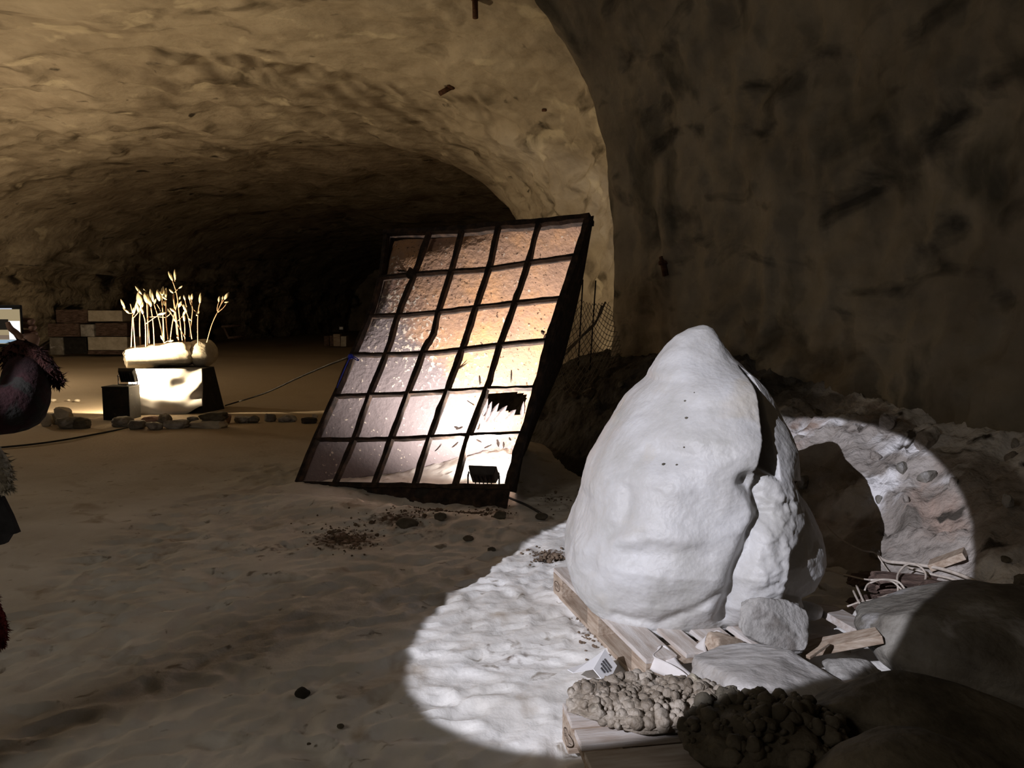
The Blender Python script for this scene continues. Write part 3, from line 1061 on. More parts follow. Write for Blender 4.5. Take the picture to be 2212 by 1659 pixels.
knobbly('knobbly brown crystal encrusted rock lying half lit on the far end of the near pallet', (0.49, 2.67), 0.62, 0.36, 0.085, 560, 0.008, 0.030, M['crystal'], 3.3)
knobbly('dark knobbly rock in the shade between the lit crystal rock and the bottom edge', (0.82, 2.40), 0.58, 0.42, 0.17, 260, 0.010, 0.034, M['dark_stone'], 4.9)

# ================================================================== STONES IN FRONT AND RIGHT
rock('grey_stone', P(1674, 1345, 3.20), (0.35, 0.13, 0.24), 4.1, M['grey_stone'], 'angular grey stone with a scored line leaning below the white boulder', cat='stone', sub=5, rough=0.2, boxy=0.35, cuts=6, rot=(-0.55, 0.35, 0.1), fine=0.05)
rock('flat_stone', (1.03, 2.90, 0.12), (0.66, 0.64, 0.30), 5.2, M['sheen_stone'], 'broad glossy grey stone half in the light beside the crystal rock', sub=5, rough=0.16, boxy=0.35, cuts=4, rot=(0.22, 0.12, 0.5), fine=0.05)
rock('rounded_boulder', (2.24, 3.25, 0.12), (1.36, 0.95, 0.50), 6.4, M['mid_stone'], 'big rounded dark boulder at the right edge, its left side lit', sub=5, rough=0.14, boxy=0.15, cuts=2, rot=(0.05, 0.1, -0.3), fine=0.04)
rock('dark_slab', (1.42, 2.42, 0.17), (0.95, 0.42, 0.34), 7.7, M['dark_stone'], 'long dark slab of stone below the big rounded boulder', sub=5, rough=0.14, boxy=0.45, cuts=3, rot=(0.15, 0.12, -0.45), fine=0.04)
rock('smooth_boulder', (1.13, 2.02, 0.20), (0.62, 0.5, 0.44), 8.3, M['dark_stone'], 'smooth olive grey boulder cut by the bottom edge of the frame', sub=5, rough=0.1, boxy=0.1, cuts=1, fine=0.02)
rock('white_stone', P(1745, 1320, 3.75), (0.15, 0.12, 0.09), 9.1, M['boulder'], 'small round white stone wedged beside the grey stone', sub=4, rough=0.15, cuts=1)
rock('stone_chip', P(1842, 1455, 3.05), (0.24, 0.18, 0.10), 9.7, M['grey_stone'], 'flat grey chip of stone against the big rounded boulder', sub=4, rough=0.2, boxy=0.4, cuts=4)
rock('dark_stone', (G(653, 1497)[0], G(653, 1497)[1], gz(*G(653, 1497)[:2]) + 0.012), (0.062, 0.05, 0.045), 10.3, M['black_stone'], 'lone black stone on the pale floor at lower left', sub=3, rough=0.25, cuts=3)
for k, (u, v, s_, lab) in enumerate([(735, 1567, 0.03, 'small dark pebble, the largest one near the bottom edge of the frame'), (667, 1602, 0.016, 'tiny dark pebble nearest the bottom edge on the floor'),
                                     (880, 1142, 0.16, 'brown clod of earth beside the dark stain on the floor'), (952, 1134, 0.10, 'dark clod between the earth stain and the pallet'),
                                     (1080, 1126, 0.12, 'grey lump of earth at the right end of the dirt streak'), (1012, 1166, 0.07, 'small dark clod just left of the light pool edge'),
                                     (1062, 1188, 0.06, 'pair-sized black clod by the upper edge of the light pool'), (1170, 1120, 0.10, 'dark stone at the end of the floor cable')]):
    g = G(u, v)
    rock('clod', (g[0], g[1], gz(g[0], g[1]) + s_ * 0.15), (s_, s_ * 0.8, s_ * 0.6), 11.0 + k * 0.77, M['dark_stone'], lab, cat='clod', sub=3, rough=0.3, cuts=2)
# crumbs of earth in the dirt streak: nobody could count them
rs = np.random.RandomState(19)
crumbs = []
for (u, v, ru, rv, n) in [(745, 1165, 75, 35, 150), (860, 1130, 80, 16, 70), (950, 1110, 70, 14, 70), (1035, 1108, 60, 16, 110), (1185, 1198, 40, 14, 130), (1200, 1080, 50, 25, 25), (1290, 1375, 50, 60, 40)]:
    for k in range(int(n * 1.5)):
        g = G(u + rs.normal(0, ru * 0.5), v + rs.normal(0, rv * 0.5))
        s_ = rs.uniform(0.005, 0.020) * (1 if rs.rand() < 0.9 else 2.2)
        crumbs.append(rock_mesh('c', (g[0], g[1], gz(g[0], g[1]) + s_ * 0.2), (s_, s_, s_ * 0.8), k * 0.37 + u, sub=1, rough=0.4, smooth=False))
co = obj('earth_crumbs', join_meshes('earth_crumbs', crumbs), M['earth'])
tag(co, 'scattered crumbs of brown earth on the pale floor', 'crumbs', kind='stuff')

# stones lying on the bank
rs = np.random.RandomState(23)
nb = 0
while nb < 60:
    x_, y_ = rs.uniform(0.6, 3.4), rs.uniform(3.2, 8.6)
    s_ = -bank_s(np.array([x_]), np.array([y_]))[0] * (1 if bank_sign > 0 else -1)
    if s_ < 0.05 or s_ > 1.25:
        continue
    d_ = rs.uniform(0.06, 0.2) * (1.3 if rs.rand() < 0.15 else 1)
    m_ = M[['grey_stone', 'bank', 'mid_stone', 'dark_stone', 'bank'][rs.randint(0, 5) if y_ < 6.6 else 3]]
    rock('loose_stone', (x_, y_, bz_(x_, y_) + d_ * 0.12), (d_, d_ * rs.uniform(0.6, 1), d_ * rs.uniform(0.5, 0.8)), 30 + nb * 0.61, m_, 'loose rubble stone lying on the bank below the right wall', group='loose stones on the rubble bank', sub=3, rough=0.3, boxy=0.4, cuts=6, fine=0.09, rot=tuple(rs.uniform(0, 3, 3)), smooth=False)
    nb += 1

# ================================================================== PLANKS, BARK, CORD on the right
bvh_bank = BVHTree.FromPolygons([tuple(v) for v in bu], [tuple(int(q) for q in r_) for r_ in inv.reshape(-1, 4)])


def PB(u, v, Y, lift=0.02):
    """point on the visible face of the rubble bank (or at distance Y when the line of sight misses it or Y is nearer)"""
    q_, n_ = hit(bvh_bank, u, v)
    if q_ is None or q_.y > Y:
        return P(u, v, Y)
    d_ = Vector(ray(u, v)).normalized()
    return np.array(q_ - d_ * lift)


def plank(name, a_, b_, w, th_, m, label, cat='plank', tilt=0.0):
    a_, b_ = Vector(a_), Vector(b_)
    d = b_ - a_
    me_ = box_mesh(name, (d.length, w, th_), (0, 0, 0), 0.003)
    q = d.to_track_quat('X', 'Z').to_matrix().to_4x4()
    me_.transform(Matrix.Translation((a_ + b_) / 2) @ q @ Matrix.Rotation(tilt, 4, 'X'))
    o = obj(name, me_, m, origin=tuple((a_ + b_) / 2 - Vector((0, 0, th_ / 2))))
    return tag(o, label, cat)


plank('plank', P(1775, 1312, 3.90), P(1905, 1385, 3.38), 0.15, 0.035, M['wood_dusty'], 'pale dusty plank running right from behind the grey stone', tilt=-0.15)
plank('timber_batten', P(1725, 1405, 3.30), P(1900, 1372, 3.25), 0.10, 0.035, M['wood'], 'raw timber batten lying lower than the pale dusty plank')
plank('plank', P(1740, 1378, 3.55), P(1855, 1400, 3.32), 0.12, 0.02, M['wood_dusty'], 'short pale board between the batten and the grey stone')
plank('plank', PB(2010, 1222, 4.55, 0.02), PB(2085, 1195, 4.75, 0.05), 0.13, 0.04, M['wood'], 'short brown board end stuck in the lit bank')
plank('wood_splinter', P(1745, 1420, 3.12), P(1788, 1390, 3.2), 0.02, 0.015, M['wood'], 'thin broken splinter of wood on the batten', cat='splinter')
plank('plank', P(1735, 1300, 4.3), P(1860, 1330, 4.1), 0.3, 0.03, M['wood_dark'], 'dark board in the shade behind the white boulder foot')
for k, (u, v, Y, s_, r_) in enumerate([(1905, 1262, 4.25, (0.42, 0.22, 0.10), 0.2), (1990, 1262, 4.15, (0.62, 0.22, 0.11), -0.15), (2085, 1290, 4.05, (0.46, 0.22, 0.10), -0.3), (1890, 1310, 4.0, (0.34, 0.2, 0.07), 0.5), (1985, 1300, 3.95, (0.5, 0.16, 0.07), -0.1)]):
    rock('bark_slab', PB(u, v, Y, 0.03), s_, 81 + k * 0.9, M['wood_dark'], ['dark rotten bark slab, left end of the brown heap', 'dark rotten bark slab in the middle of the brown heap under the loops of cord', 'dark rotten bark slab, right end of the brown heap', 'thin dark bark slab lowest left in the brown heap', 'thin dark bark slab along the front of the brown heap'][k],
         cat='bark', sub=4, rough=0.2, boxy=0.7, cuts=2, rot=(0.1, 0.05, r_), fine=0.12)


def sheet_scrap(name, pts, Y, m, label, cat):
    """small curled scrap from a px outline, its own thickness"""
    V = [P(u, v, Y + dy) for (u, v, dy) in pts]
    c = np.mean(V, axis=0) + np.array([0, -0.02, 0.01])
    n = len(V)
    V.append(c)
    F = [(k, (k + 1) % n, n) for k in range(n)]
    me_ = raw_mesh(name, V, F)
    o = obj(name, me_, m, origin=tuple(c))
    sm_ = o.modifiers.new('thickness', 'SOLIDIFY')
    sm_.thickness = 0.004
    return tag(o, label, cat)


sheet_scrap('scrap', [(1995, 1308, 0.0), (2030, 1300, 0.05), (2076, 1302, 0.0), (2068, 1312, -0.05), (2050, 1324, -0.06), (2040, 1308, -0.02)], 3.95, M['scrap'], 'buff torn scrap sticking out at the top of the rounded boulder', 'scrap')
sheet_scrap('scrap', [(1985, 1265, 0.0), (2005, 1248, 0.05), (2022, 1255, 0.0), (2010, 1266, -0.05)], 4.0, M['scrap'], 'small buff scrap lying on the dark bark', 'scrap')

cord = thing('cord_coil', 'tangled pale stiff cord looping over the dark bark heap', 'cord', tuple(PB(1950, 1310, 3.95)))
for pts, r_ in [
    ([(1880, 1253, 4.0), (1915, 1252, 4.0), (1942, 1258, 3.98), (1965, 1285, 3.9), (2005, 1310, 3.8)], 0.006),
    ([(1878, 1260, 4.0), (1905, 1252, 3.95), (1930, 1258, 3.95), (1950, 1275, 3.9), (1985, 1295, 3.85), (2002, 1310, 3.8)], 0.005),
    ([(1938, 1260, 4.0), (1940, 1240, 4.1), (1955, 1222, 4.15), (1972, 1218, 4.15), (1992, 1228, 4.1), (2000, 1245, 4.05), (1990, 1268, 3.95), (1965, 1285, 3.85), (1935, 1300, 3.75), (1905, 1318, 3.65), (1890, 1335, 3.6)], 0.006),
    ([(1850, 1265, 3.95), (1866, 1300, 3.75), (1880, 1320, 3.65), (1898, 1337, 3.55)], 0.006),
    ([(1842, 1274, 3.95), (1855, 1300, 3.75), (1872, 1322, 3.65), (1890, 1336, 3.55)], 0.006),
    ([(1830, 1310, 3.8), (1860, 1300, 3.8), (1890, 1295, 3.8), (1920, 1285, 3.85), (1955, 1282, 3.85), (1980, 1290, 3.8)], 0.005),
    ([(1902, 1306, 3.75), (1930, 1290, 3.8), (1960, 1287, 3.8), (1990, 1300, 3.75), (2005, 1311, 3.7)], 0.005),
    ([(1868, 1275, 3.95), (1875, 1262, 4.0), (1895, 1254, 4.0)], 0.005),
    ([(1939, 1262, 3.95), (1940, 1280, 3.9), (1940, 1298, 3.85)], 0.005)]:
    obj('strand', tube('strand', [PB(*q, 0.12 if r_ < 0.0065 else 0.06) for q in pts], r_, 6, smooth_n=6), M['rope'], cord)
for pts, r_, lab in [
    ([(1888, 1195, 4.6), (1915, 1212, 4.5), (1960, 1217, 4.45), (2030, 1228, 4.4), (2090, 1248, 4.3), (2130, 1270, 4.2), (2155, 1280, 4.15)], 0.010, 'long pale hose arching over the right end of the bark heap'),
    ([(1960, 1225, 4.4), (2010, 1240, 4.35), (2060, 1252, 4.3), (2100, 1272, 4.2), (2128, 1292, 4.1)], 0.007, 'thinner pale cord under the long pale hose'),
    ([(1780, 1130, 4.7), (1812, 1162, 4.6), (1860, 1188, 4.5), (1890, 1195, 4.5), (1910, 1222, 4.4), (1920, 1236, 4.3)], 0.005, 'thin dark cord hanging in the shadow behind the white boulder'),
    ([(1775, 1228, 4.45), (1820, 1240, 4.3), (1860, 1250, 4.15), (1885, 1253, 4.05)], 0.005, 'dark cord running from the boulder foot to the loops of cord')]:
    me_ = tube('cord', [PB(*q, 0.12 if r_ < 0.0065 else 0.06) for q in pts], r_, 6, smooth_n=6)
    tag(obj('cord', me_, M['rope'], origin=tuple(PB(*pts[0]))), lab, 'cord')

# torn film and tag at the front of the first pallet
def ribbon(name, pts, widths, m, label, cat, parent=None, th_=0.003):
    """strip through points (u,v,Y), with width vectors given in metres (x,y,z)"""
    V, F = [], []
    n = len(pts)
    for (q, w) in zip(pts, widths):
        c = P(*q)
        w = np.asarray(w, float)
        V += [c - w / 2, c + w / 2]
    for k in range(n - 1):
        F.append((2 * k, 2 * k + 1, 2 * k + 3, 2 * k + 2))
    me_ = raw_mesh(name, V, F)
    o = obj(name, me_, m, parent, origin=None if parent is not None else tuple(P(*pts[0])))
    a_ = o.modifiers.new('soft', 'SUBSURF')
    a_.levels = a_.render_levels = 2
    sm_ = o.modifiers.new('thickness', 'SOLIDIFY')
    sm_.thickness = th_
    if parent is None:
        tag(o, label, cat)
    return o


ribbon('film_strip', [(1425, 1395, 3.24), (1412, 1412, 3.2), (1398, 1428, 3.15), (1420, 1438, 3.1), (1455, 1452, 3.04), (1490, 1472, 2.98)], [(0.03, 0, 0.02), (0.05, 0, 0.03), (0.03, 0, 0.05), (0.02, 0, 0.06), (0.02, 0, 0.05), (0.02, 0, 0.03)], M['film'], 'torn white plastic strip folded over the front end of the boulder pallet', 'plastic')
ribbon('film_strip', [(1428, 1396, 3.25), (1440, 1410, 3.2), (1452, 1432, 3.12), (1475, 1455, 3.04), (1500, 1474, 2.96)], [(0.02, 0, 0.03), (0.04, 0, 0.02), (0.05, 0, 0.0), (0.04, 0, 0.02), (0.05, 0, 0.01)], M['film'], 'twisted white plastic strip right of the folded one', 'plastic')
ribbon('film_strip', [(1560, 1365, 3.3), (1530, 1372, 3.3), (1512, 1385, 3.26), (1512, 1408, 3.2), (1528, 1430, 3.12)], [(0.0, 0.02, 0.02), (0.01, 0, 0.03), (0.04, 0, 0.03), (0.05, 0, 0.0), (0.045, 0, 0.02)], M['film'], 'curled white plastic strip hanging below the grey stone', 'plastic')
rock('wood_chunk', P(1565, 1398, 3.24), (0.20, 0.12, 0.13), 91.0, M['wood'], 'broken brown wood chunk under the curled plastic strip', cat='wood', sub=4, rough=0.15, boxy=0.8, cuts=3, rot=(0.1, 0.2, 0.4), fine=0.06)

tg = thing('paper_tag', 'folded white paper tag with small printed lines lying by the pallet', 'tag', tuple(G(1300, 1448)))
q = [P(1307, 1402, 3.28), P(1333, 1438, 3.20), P(1322, 1455, 3.05), P(1282, 1445, 3.10)]
q[2] = q[1] + (q[3] - q[0]) * 0.92
nt_ = np.cross(q[1] - q[0], q[3] - q[0])
nt_ = nt_ / np.linalg.norm(nt_)
if nt_[1] > 0:
    nt_ = -nt_


def slab(name, quad, th_, nrm_):
    quad = [np.asarray(k) for k in quad]
    V = quad + [k - nrm_ * th_ for k in quad]
    n = len(quad)
    F = [tuple(range(n)), tuple(range(2 * n - 1, n - 1, -1))] + [(k, k + n, (k + 1) % n + n, (k + 1) % n) for k in range(n)]
    return raw_mesh(name, V, F, False)


obj('front_flap', slab('front_flap', q, 0.003, nt_), M['paper'], tg)
obj('back_flap', slab('back_flap', [P(1307, 1402, 3.285), P(1270, 1430, 3.30), P(1226, 1446, 3.18), P(1238, 1453, 3.12), P(1282, 1445, 3.105)], 0.003, nt_), M['paper'], tg)
ink = []
for k, (a0, a1) in enumerate([(0.24, 0.72), (0.20, 0.78), (0.2, 0.66), (0.3, 0.6)]):
    t_ = 0.30 + 0.13 * k
    x_ = a0
    rs2 = np.random.RandomState(k)
    while x_ < a1:
        w_ = rs2.uniform(0.03, 0.09)
        cs = []
        for (s1, s2) in ((x_, t_), (x_ + w_, t_), (x_ + w_, t_ + 0.075), (x_, t_ + 0.075)):
            cs.append((1 - s1) * ((1 - s2) * q[0] + s2 * q[3]) + s1 * ((1 - s2) * q[1] + s2 * q[2]) + nt_ * 0.003)
        ink.append(slab('i', cs, 0.0005, nt_))
        x_ += w_ + 0.015
obj('print', join_meshes('print', ink), M['ink'], tg)

# ================================================================== LEANING STEEL GRILLE WITH RUSTED SHEET
BL, BR, TR, TL = np.array([-1.98, 7.04, 0.0]), np.array([-0.05, 6.20, 0.07]), np.array([0.67, 7.05, 2.43]), np.array([-1.25, 7.89, 2.36])
e1 = (BR - BL) / np.linalg.norm(BR - BL)
e2 = (TL - BL) / np.linalg.norm(TL - BL)
pn = np.cross(e1, e2)
pn /= np.linalg.norm(pn)          # looks towards the viewer
if pn[1] > 0:
    pn = -pn


def Z4(x, y):
    return 620 + x / 2.514, 440 + y / 2.514


def PLN(x, y):
    """photo detail coordinate -> point on the grille's front plane"""
    r_ = ray(*Z4(x, y))
    o_ = np.array([0, 0, EYE])
    return o_ + r_ * (((BL - o_) @ pn) / (r_ @ pn))


def bar(name, pts, wdt, dep, m, parent, off=0.0, inplane=None, ns=5):
    """flat bar along points in the grille plane, wdt wide in the plane and dep deep behind it"""
    pts = [PLN(*q) for q in pts]
    pts = spline(pts, ns) if ns else pts
    V, F = [], []
    rs3 = np.random.RandomState(int(abs(pts[0][0]) * 9999) % 9973)
    for i, c in enumerate(pts):
        t = pts[min(i + 1, len(pts) - 1)] - pts[max(i - 1, 0)]
        t /= np.linalg.norm(t)
        w = np.cross(pn, t)
        w /= np.linalg.norm(w)
        j = 1 + 0.12 * rs3.normal()
        c = c + w * 0.002 * rs3.normal()
        f_ = c - pn * off
        V += [f_ - w * wdt * j / 2, f_ + w * wdt * j / 2, f_ + w * wdt * j / 2 - pn * dep, f_ - w * wdt * j / 2 - pn * dep]
    n = len(pts)
    for i in range(n - 1):
        for k in range(4):
            k2 = (k + 1) % 4
            F.append((4 * i + k, 4 * i + k2, 4 * i + 4 + k2, 4 * i + 4 + k))
    F += [(3, 2, 1, 0), tuple(4 * (n - 1) + k for k in range(4))]
    return obj(name, raw_mesh(name, V, F, False), m, parent)


gr = thing('steel_grille', 'tall rusted steel grille leaning back beside the rubble bank, lit from inside', 'grille', tuple((BL + BR) / 2))
L_pts = [(535, 155), (500, 390), (440, 600), (350, 810), (250, 1040), (145, 1275), (50, 1512)]
R_pts = [(1628, 75), (1568, 282), (1492, 508), (1418, 735), (1352, 990), (1278, 1240), (1196, 1522)]
bar('side_bar', L_pts, 0.035, 0.07, M['steel'], gr)
bar('side_bar', R_pts, 0.055, 0.07, M['steel'], gr)
for up in [[(768, 148), (690, 370), (600, 590), (540, 790), (440, 1040), (360, 1270), (255, 1516)],
           [(945, 140), (890, 350), (815, 590), (790, 700), (740, 790), (650, 1030), (565, 1260), (470, 1518)],
           [(1145, 115), (1090, 350), (1020, 560), (945, 790), (860, 1020), (770, 1260), (690, 1520)],
           [(1365, 98), (1300, 330), (1230, 540), (1150, 770), (1080, 1000), (985, 1250), (908, 1524)]]:
    bar('upright_bar', up, 0.042, 0.05, M['steel'], gr, off=-0.004)
for cb in [[(500, 395), (690, 375), (890, 360), (1090, 345), (1310, 310), (1565, 275)], [(440, 603), (610, 597), (810, 580), (1020, 555), (1240, 530), (1490, 505)],
           [(355, 812), (530, 812), (740, 805), (940, 785), (1160, 757), (1412, 735)], [(250, 1040), (440, 1032), (655, 1025), (870, 1012), (1090, 1000), (1348, 990)],
           [(145, 1275), (360, 1275), (570, 1272), (780, 1262), (990, 1252), (1270, 1240)]]:
    bar('cross_bar', cb, 0.022, 0.085, M['steel'], gr, off=0.0)
bar('top_bar', [(520, 150), (760, 140), (950, 128), (1150, 108), (1370, 92), (1640, 62)], 0.05, 0.16, M['steel'], gr)
bar('bottom_bar', [(45, 1518), (470, 1526), (700, 1530), (910, 1532), (1205, 1536)], 0.04, 0.10, M['steel'], gr)
V = []
for (x0, y0, x1, y1) in [(55, 1516, 60, 1526), (300, 1520, 300, 1540), (500, 1524, 500, 1576), (704, 1528, 704, 1624), (955, 1530, 955, 1650), (1205, 1534, 1182, 1660)]:
    V += [PLN(x0, y0) - pn * 0.03, PLN(x1, y1) - pn * 0.03]
bpo = obj('bottom_plate', raw_mesh('bottom_plate', V, [(2 * k, 2 * k + 1, 2 * k + 3, 2 * k + 2) for k in range(5)], False), M['steel'], gr)
s2 = bpo.modifiers.new('thickness', 'SOLIDIFY')
s2.thickness = 0.012
# rusted sheet behind the bars: close to them at the left and top, standing off at lower right
RB = [(1280, 466, 7.14), (1256, 599, 7.28), (1232, 702, 7.40), (1209, 790, 7.52), (1172, 875, 7.66), (1150, 930, 7.76), (1128, 992, 7.88)]
left_b = [PLN(*q) - pn * 0.075 for q in L_pts]
right_b = [P(*q) for q in RB]
nr, ns_ = 130, 150
tt = np.linspace(0, 1, nr)


def along(pts, t):
    pts = np.array(pts)
    d = np.concatenate([[0], np.cumsum(np.linalg.norm(np.diff(pts, axis=0), axis=1))])
    d /= d[-1]
    return np.stack([np.interp(t, d, pts[:, k]) for k in range(3)], -1)


la, ra = along(left_b, tt), along(right_b, tt)
uu = np.linspace(0, 1, ns_)
SH = la[:, None, :] * (1 - uu)[None, :, None] + ra[:, None, :] * uu[None, :, None]
fl = SH.reshape(-1, 3)
bulge = (0.05 * np.sin(math.pi * uu)[None, :] * np.sin(math.pi * tt)[:, None]).reshape(-1)
topw = 0.085 + 0.025 * np.sin(5.2 * uu + 0.6) - 0.02 * uu
bend = np.clip((topw[None, :] - tt[:, None]) / 0.09, 0, 2) ** 1.5 * 0.055 * (1 - 0.35 * uu[None, :])
bend = bend + np.clip((0.055 - uu[None, :]) / 0.055, 0, 1) ** 1.5 * 0.04 * (1 - sstep(0.1, 0.6, tt))[:, None]
bulge = bulge + bend.reshape(-1)
fl = fl - pn * (bulge + 0.014 * fbm(fl * 2.0, 3, 71.0) + 0.004 * fbm(fl * 12, 2, 72.0))[:, None]
hole = [(1049, 848), (1080, 846), (1111, 844), (1141, 850), (1137, 868), (1132, 884), (1128, 900), (1112, 899), (1098, 892), (1084, 888), (1070, 890), (1058, 900), (1044, 902), (1040, 885)]
hu, hv = project(fl)
sd = poly_sd(hu, hv, hole) + 3.0 * fbm(fl * 30, 2, 73.0)
ff = grid_faces(nr, ns_)
ff = ff[~(sd[ff] < 0).all(axis=1)]
sme = raw_mesh('rusted_sheet', fl, ff)
uvl = sme.uv_layers.new(name='UVMap')
li = np.zeros(len(sme.loops), dtype=np.int32)
sme.loops.foreach_get('vertex_index', li)
uvv = np.stack([np.broadcast_to(uu[None, :], (nr, ns_)).ravel(), np.broadcast_to(1 - tt[:, None], (nr, ns_)).ravel()], -1)
uvl.data.foreach_set('uv', uvv[li].astype(np.float32).ravel())
so = obj('rusted_sheet', sme, M['rust'], gr)
so['label'] = 'rust brown sheet with old mauve paint and a torn hole at lower right'
sol = so.modifiers.new('thickness', 'SOLIDIFY')
sol.thickness = 0.006
# flaps bent out around the hole, and flakes hanging on the sheet
bvh_sheet = BVHTree.FromPolygons([tuple(v) for v in fl], [tuple(int(q) for q in r_) for r_ in grid_faces(nr, ns_)])


def flap(base, tip, w, lift):
    (b0, _), (t0, _) = hit(bvh_sheet, *base), hit(bvh_sheet, *tip)
    if b0 is None or t0 is None:
        return None
    b0, t0 = np.array(b0), np.array(t0)
    d = t0 - b0
    sdv = np.cross(d, pn)
    sdv = sdv / (np.linalg.norm(sdv) + 1e-9) * w
    V = []
    for k, (t_, ww) in enumerate([(0, 0.5), (0.35, 1.0), (0.7, 0.7), (1.0, 0.05)]):
        c = b0 + d * t_ + pn * (0.006 + lift * t_ ** 1.6)
        V += [c - sdv * ww / 2, c + sdv * ww / 2]
    return raw_mesh('f', V, [(2 * k, 2 * k + 1, 2 * k + 3, 2 * k + 2) for k in range(3)])


for k, (b_, t_, w_, l_) in enumerate([((1046, 908), (1068, 872), 0.07, 0.06), ((1050, 912), (1084, 876), 0.075, 0.07), ((1066, 908), (1100, 880), 0.09, 0.05), ((1042, 898), (1058, 864), 0.05, 0.04), ((1092, 905), (1118, 888), 0.08, 0.04), ((1126, 905), (1134, 870), 0.05, 0.03), ((1040, 890), (1050, 868), 0.05, 0.04)]):
    fm = flap(b_, t_, w_, l_)
    if fm is not None:
        fo = obj('bent_flap', fm, M['rust'], so)
        s2 = fo.modifiers.new('thickness', 'SOLIDIFY')
        s2.thickness = 0.004
fk = []
rs = np.random.RandomState(31)
for (u, v, du, dv, w_) in [(982, 922, 14, 6, 0.02), (1000, 922, -12, 8, 0.02), (990, 955, -10, 14, 0.018), (1030, 950, 14, 8, 0.015), (1046, 968, 20, -6, 0.015), (1074, 950, 6, 18, 0.03), (1088, 955, 2, 16, 0.02), (1100, 945, 6, 10, 0.02), (1032, 928, 8, -10, 0.02), (940, 975, 18, -14, 0.012), (1105, 800, 1, 30, 0.016), (1036, 812, 4, 24, 0.02), (1010, 866, 20, 14, 0.010), (1170, 715, 8, 12, 0.03), (1180, 722, -4, 16, 0.03), (985, 800, 28, -14, 0.02), (880, 590, -20, -4, 0.04)]:
    fm = flap((u, v), (u + du, v + dv), w_, 0.03)
    if fm is not None:
        fk.append(fm)
fo = obj('rust_flakes', join_meshes('rust_flakes', fk), M['steel'], so)
fo['kind'] = 'stuff'
fs = fo.modifiers.new('thickness', 'SOLIDIFY')
fs.thickness = 0.003
# right side plate between the front bar and the sheet
Fp = along([PLN(*q) for q in R_pts], tt[::6])
Bp = along(right_b, tt[::6])
V, F = [], []
for a_, b_ in zip(Fp, Bp):
    o_ = np.array([0.012, -0.004, 0])
    V += [a_ + o_, b_ + (b_ - a_) * 0.08]
V += [V[-2] + np.array([0, 0, -0.12]), V[-1] + np.array([0, 0, -0.45])]
n = len(Fp) + 1
F = [(2 * k, 2 * k + 1, 2 * k + 3, 2 * k + 2) for k in range(n - 1)]
spo = obj('side_plate', raw_mesh('side_plate', V, F, False), M['steel'], gr)
s2 = spo.modifiers.new('thickness', 'SOLIDIFY')
s2.thickness = 0.01
V = []  # left plate, added to stop lamp light leaking past the side bar
for a_, b_ in zip(along([PLN(*q) for q in L_pts], tt[::6]), along(left_b, tt[::6])):
    V += [a_ - pn * 0.05, b_ - pn * 0.07]
n = len(V) // 2
lpo = obj('side_plate', raw_mesh('side_plate', V, [(2 * k, 2 * k + 1, 2 * k + 3, 2 * k + 2) for k in range(n - 1)], False), M['steel'], gr)
s2 = lpo.modifiers.new('thickness', 'SOLIDIFY')
s2.thickness = 0.01
# twisted knot of wire where the first upright crosses the top cross bar
kq = PLN(675, 385)
obj('wire_knot', rock_mesh('wire_knot', kq + pn * 0.01, (0.11, 0.05, 0.10), 5.5, sub=2, rough=0.5, smooth=False), M['steel'], gr)

# flood lamp inside the grille
def flood(name, label, c, face, w, h, dep, power, color, rad=0.03, size=172, stand=0.0, blend=0.1):
    """flood lamp: finned black housing, glass front, bracket and its own light; face = direction it shines"""
    face = Vector(face).normalized()
    t = thing(name, label, 'lamp', (c[0], c[1], c[2] - h / 2 - stand))
    q = face.to_track_quat('-Z', 'Y').to_matrix().to_4x4()
    mt = Matrix.Translation(c) @ q

    def put(nm, me_, m):
        me_.transform(mt)
        return obj(nm, me_, m, t)
    put('housing', box_mesh('housing', (w, h, dep), (0, 0, dep / 2), 0.008, taper=(0.82, 0.8)), M['black'])
    for k in range(5):
        put('cooling_fin', box_mesh('cooling_fin', (0.006, h * 0.62, 0.025), ((k - 2) * w * 0.14, 0, dep + 0.010), 0.0), M['black'])
    put('glass', box_mesh('glass', (w * 0.86, h * 0.84, 0.004), (0, 0, -0.003)), emis(name + '_glass', color, 30))
    for s_ in (-1, 1):
        put('bracket', box_mesh('bracket', (0.008, 0.03, 0.05), (s_ * (w / 2 + 0.008), -0.0, dep * 0.5), 0.002), M['black'])
        o_ = Vector(mt @ Vector((s_ * (w / 2 + 0.012), 0, dep * 0.5)))
        b0 = Vector((o_.x, o_.y, c[2] - h / 2 - stand))
        obj('bracket_leg', tube('bracket_leg', [o_, b0], 0.008, 5), M['black'], t)
    a_, b_ = [Vector(mt @ Vector((s_ * (w / 2 + 0.012), 0, dep * 0.5))) for s_ in (-1, 1)]
    zb = c[2] - h / 2 - stand
    obj('foot_bar', tube('foot_bar', [(a_.x, a_.y, zb), (b_.x, b_.y, zb)], 0.010, 5), M['black'], t)
    lp = Vector(c) + face * 0.03
    light('flood_light', 'SPOT', lp, power, color, tuple(lp + face), spot_size=R(size), spot_blend=blend, shadow_soft_size=rad)
    return t


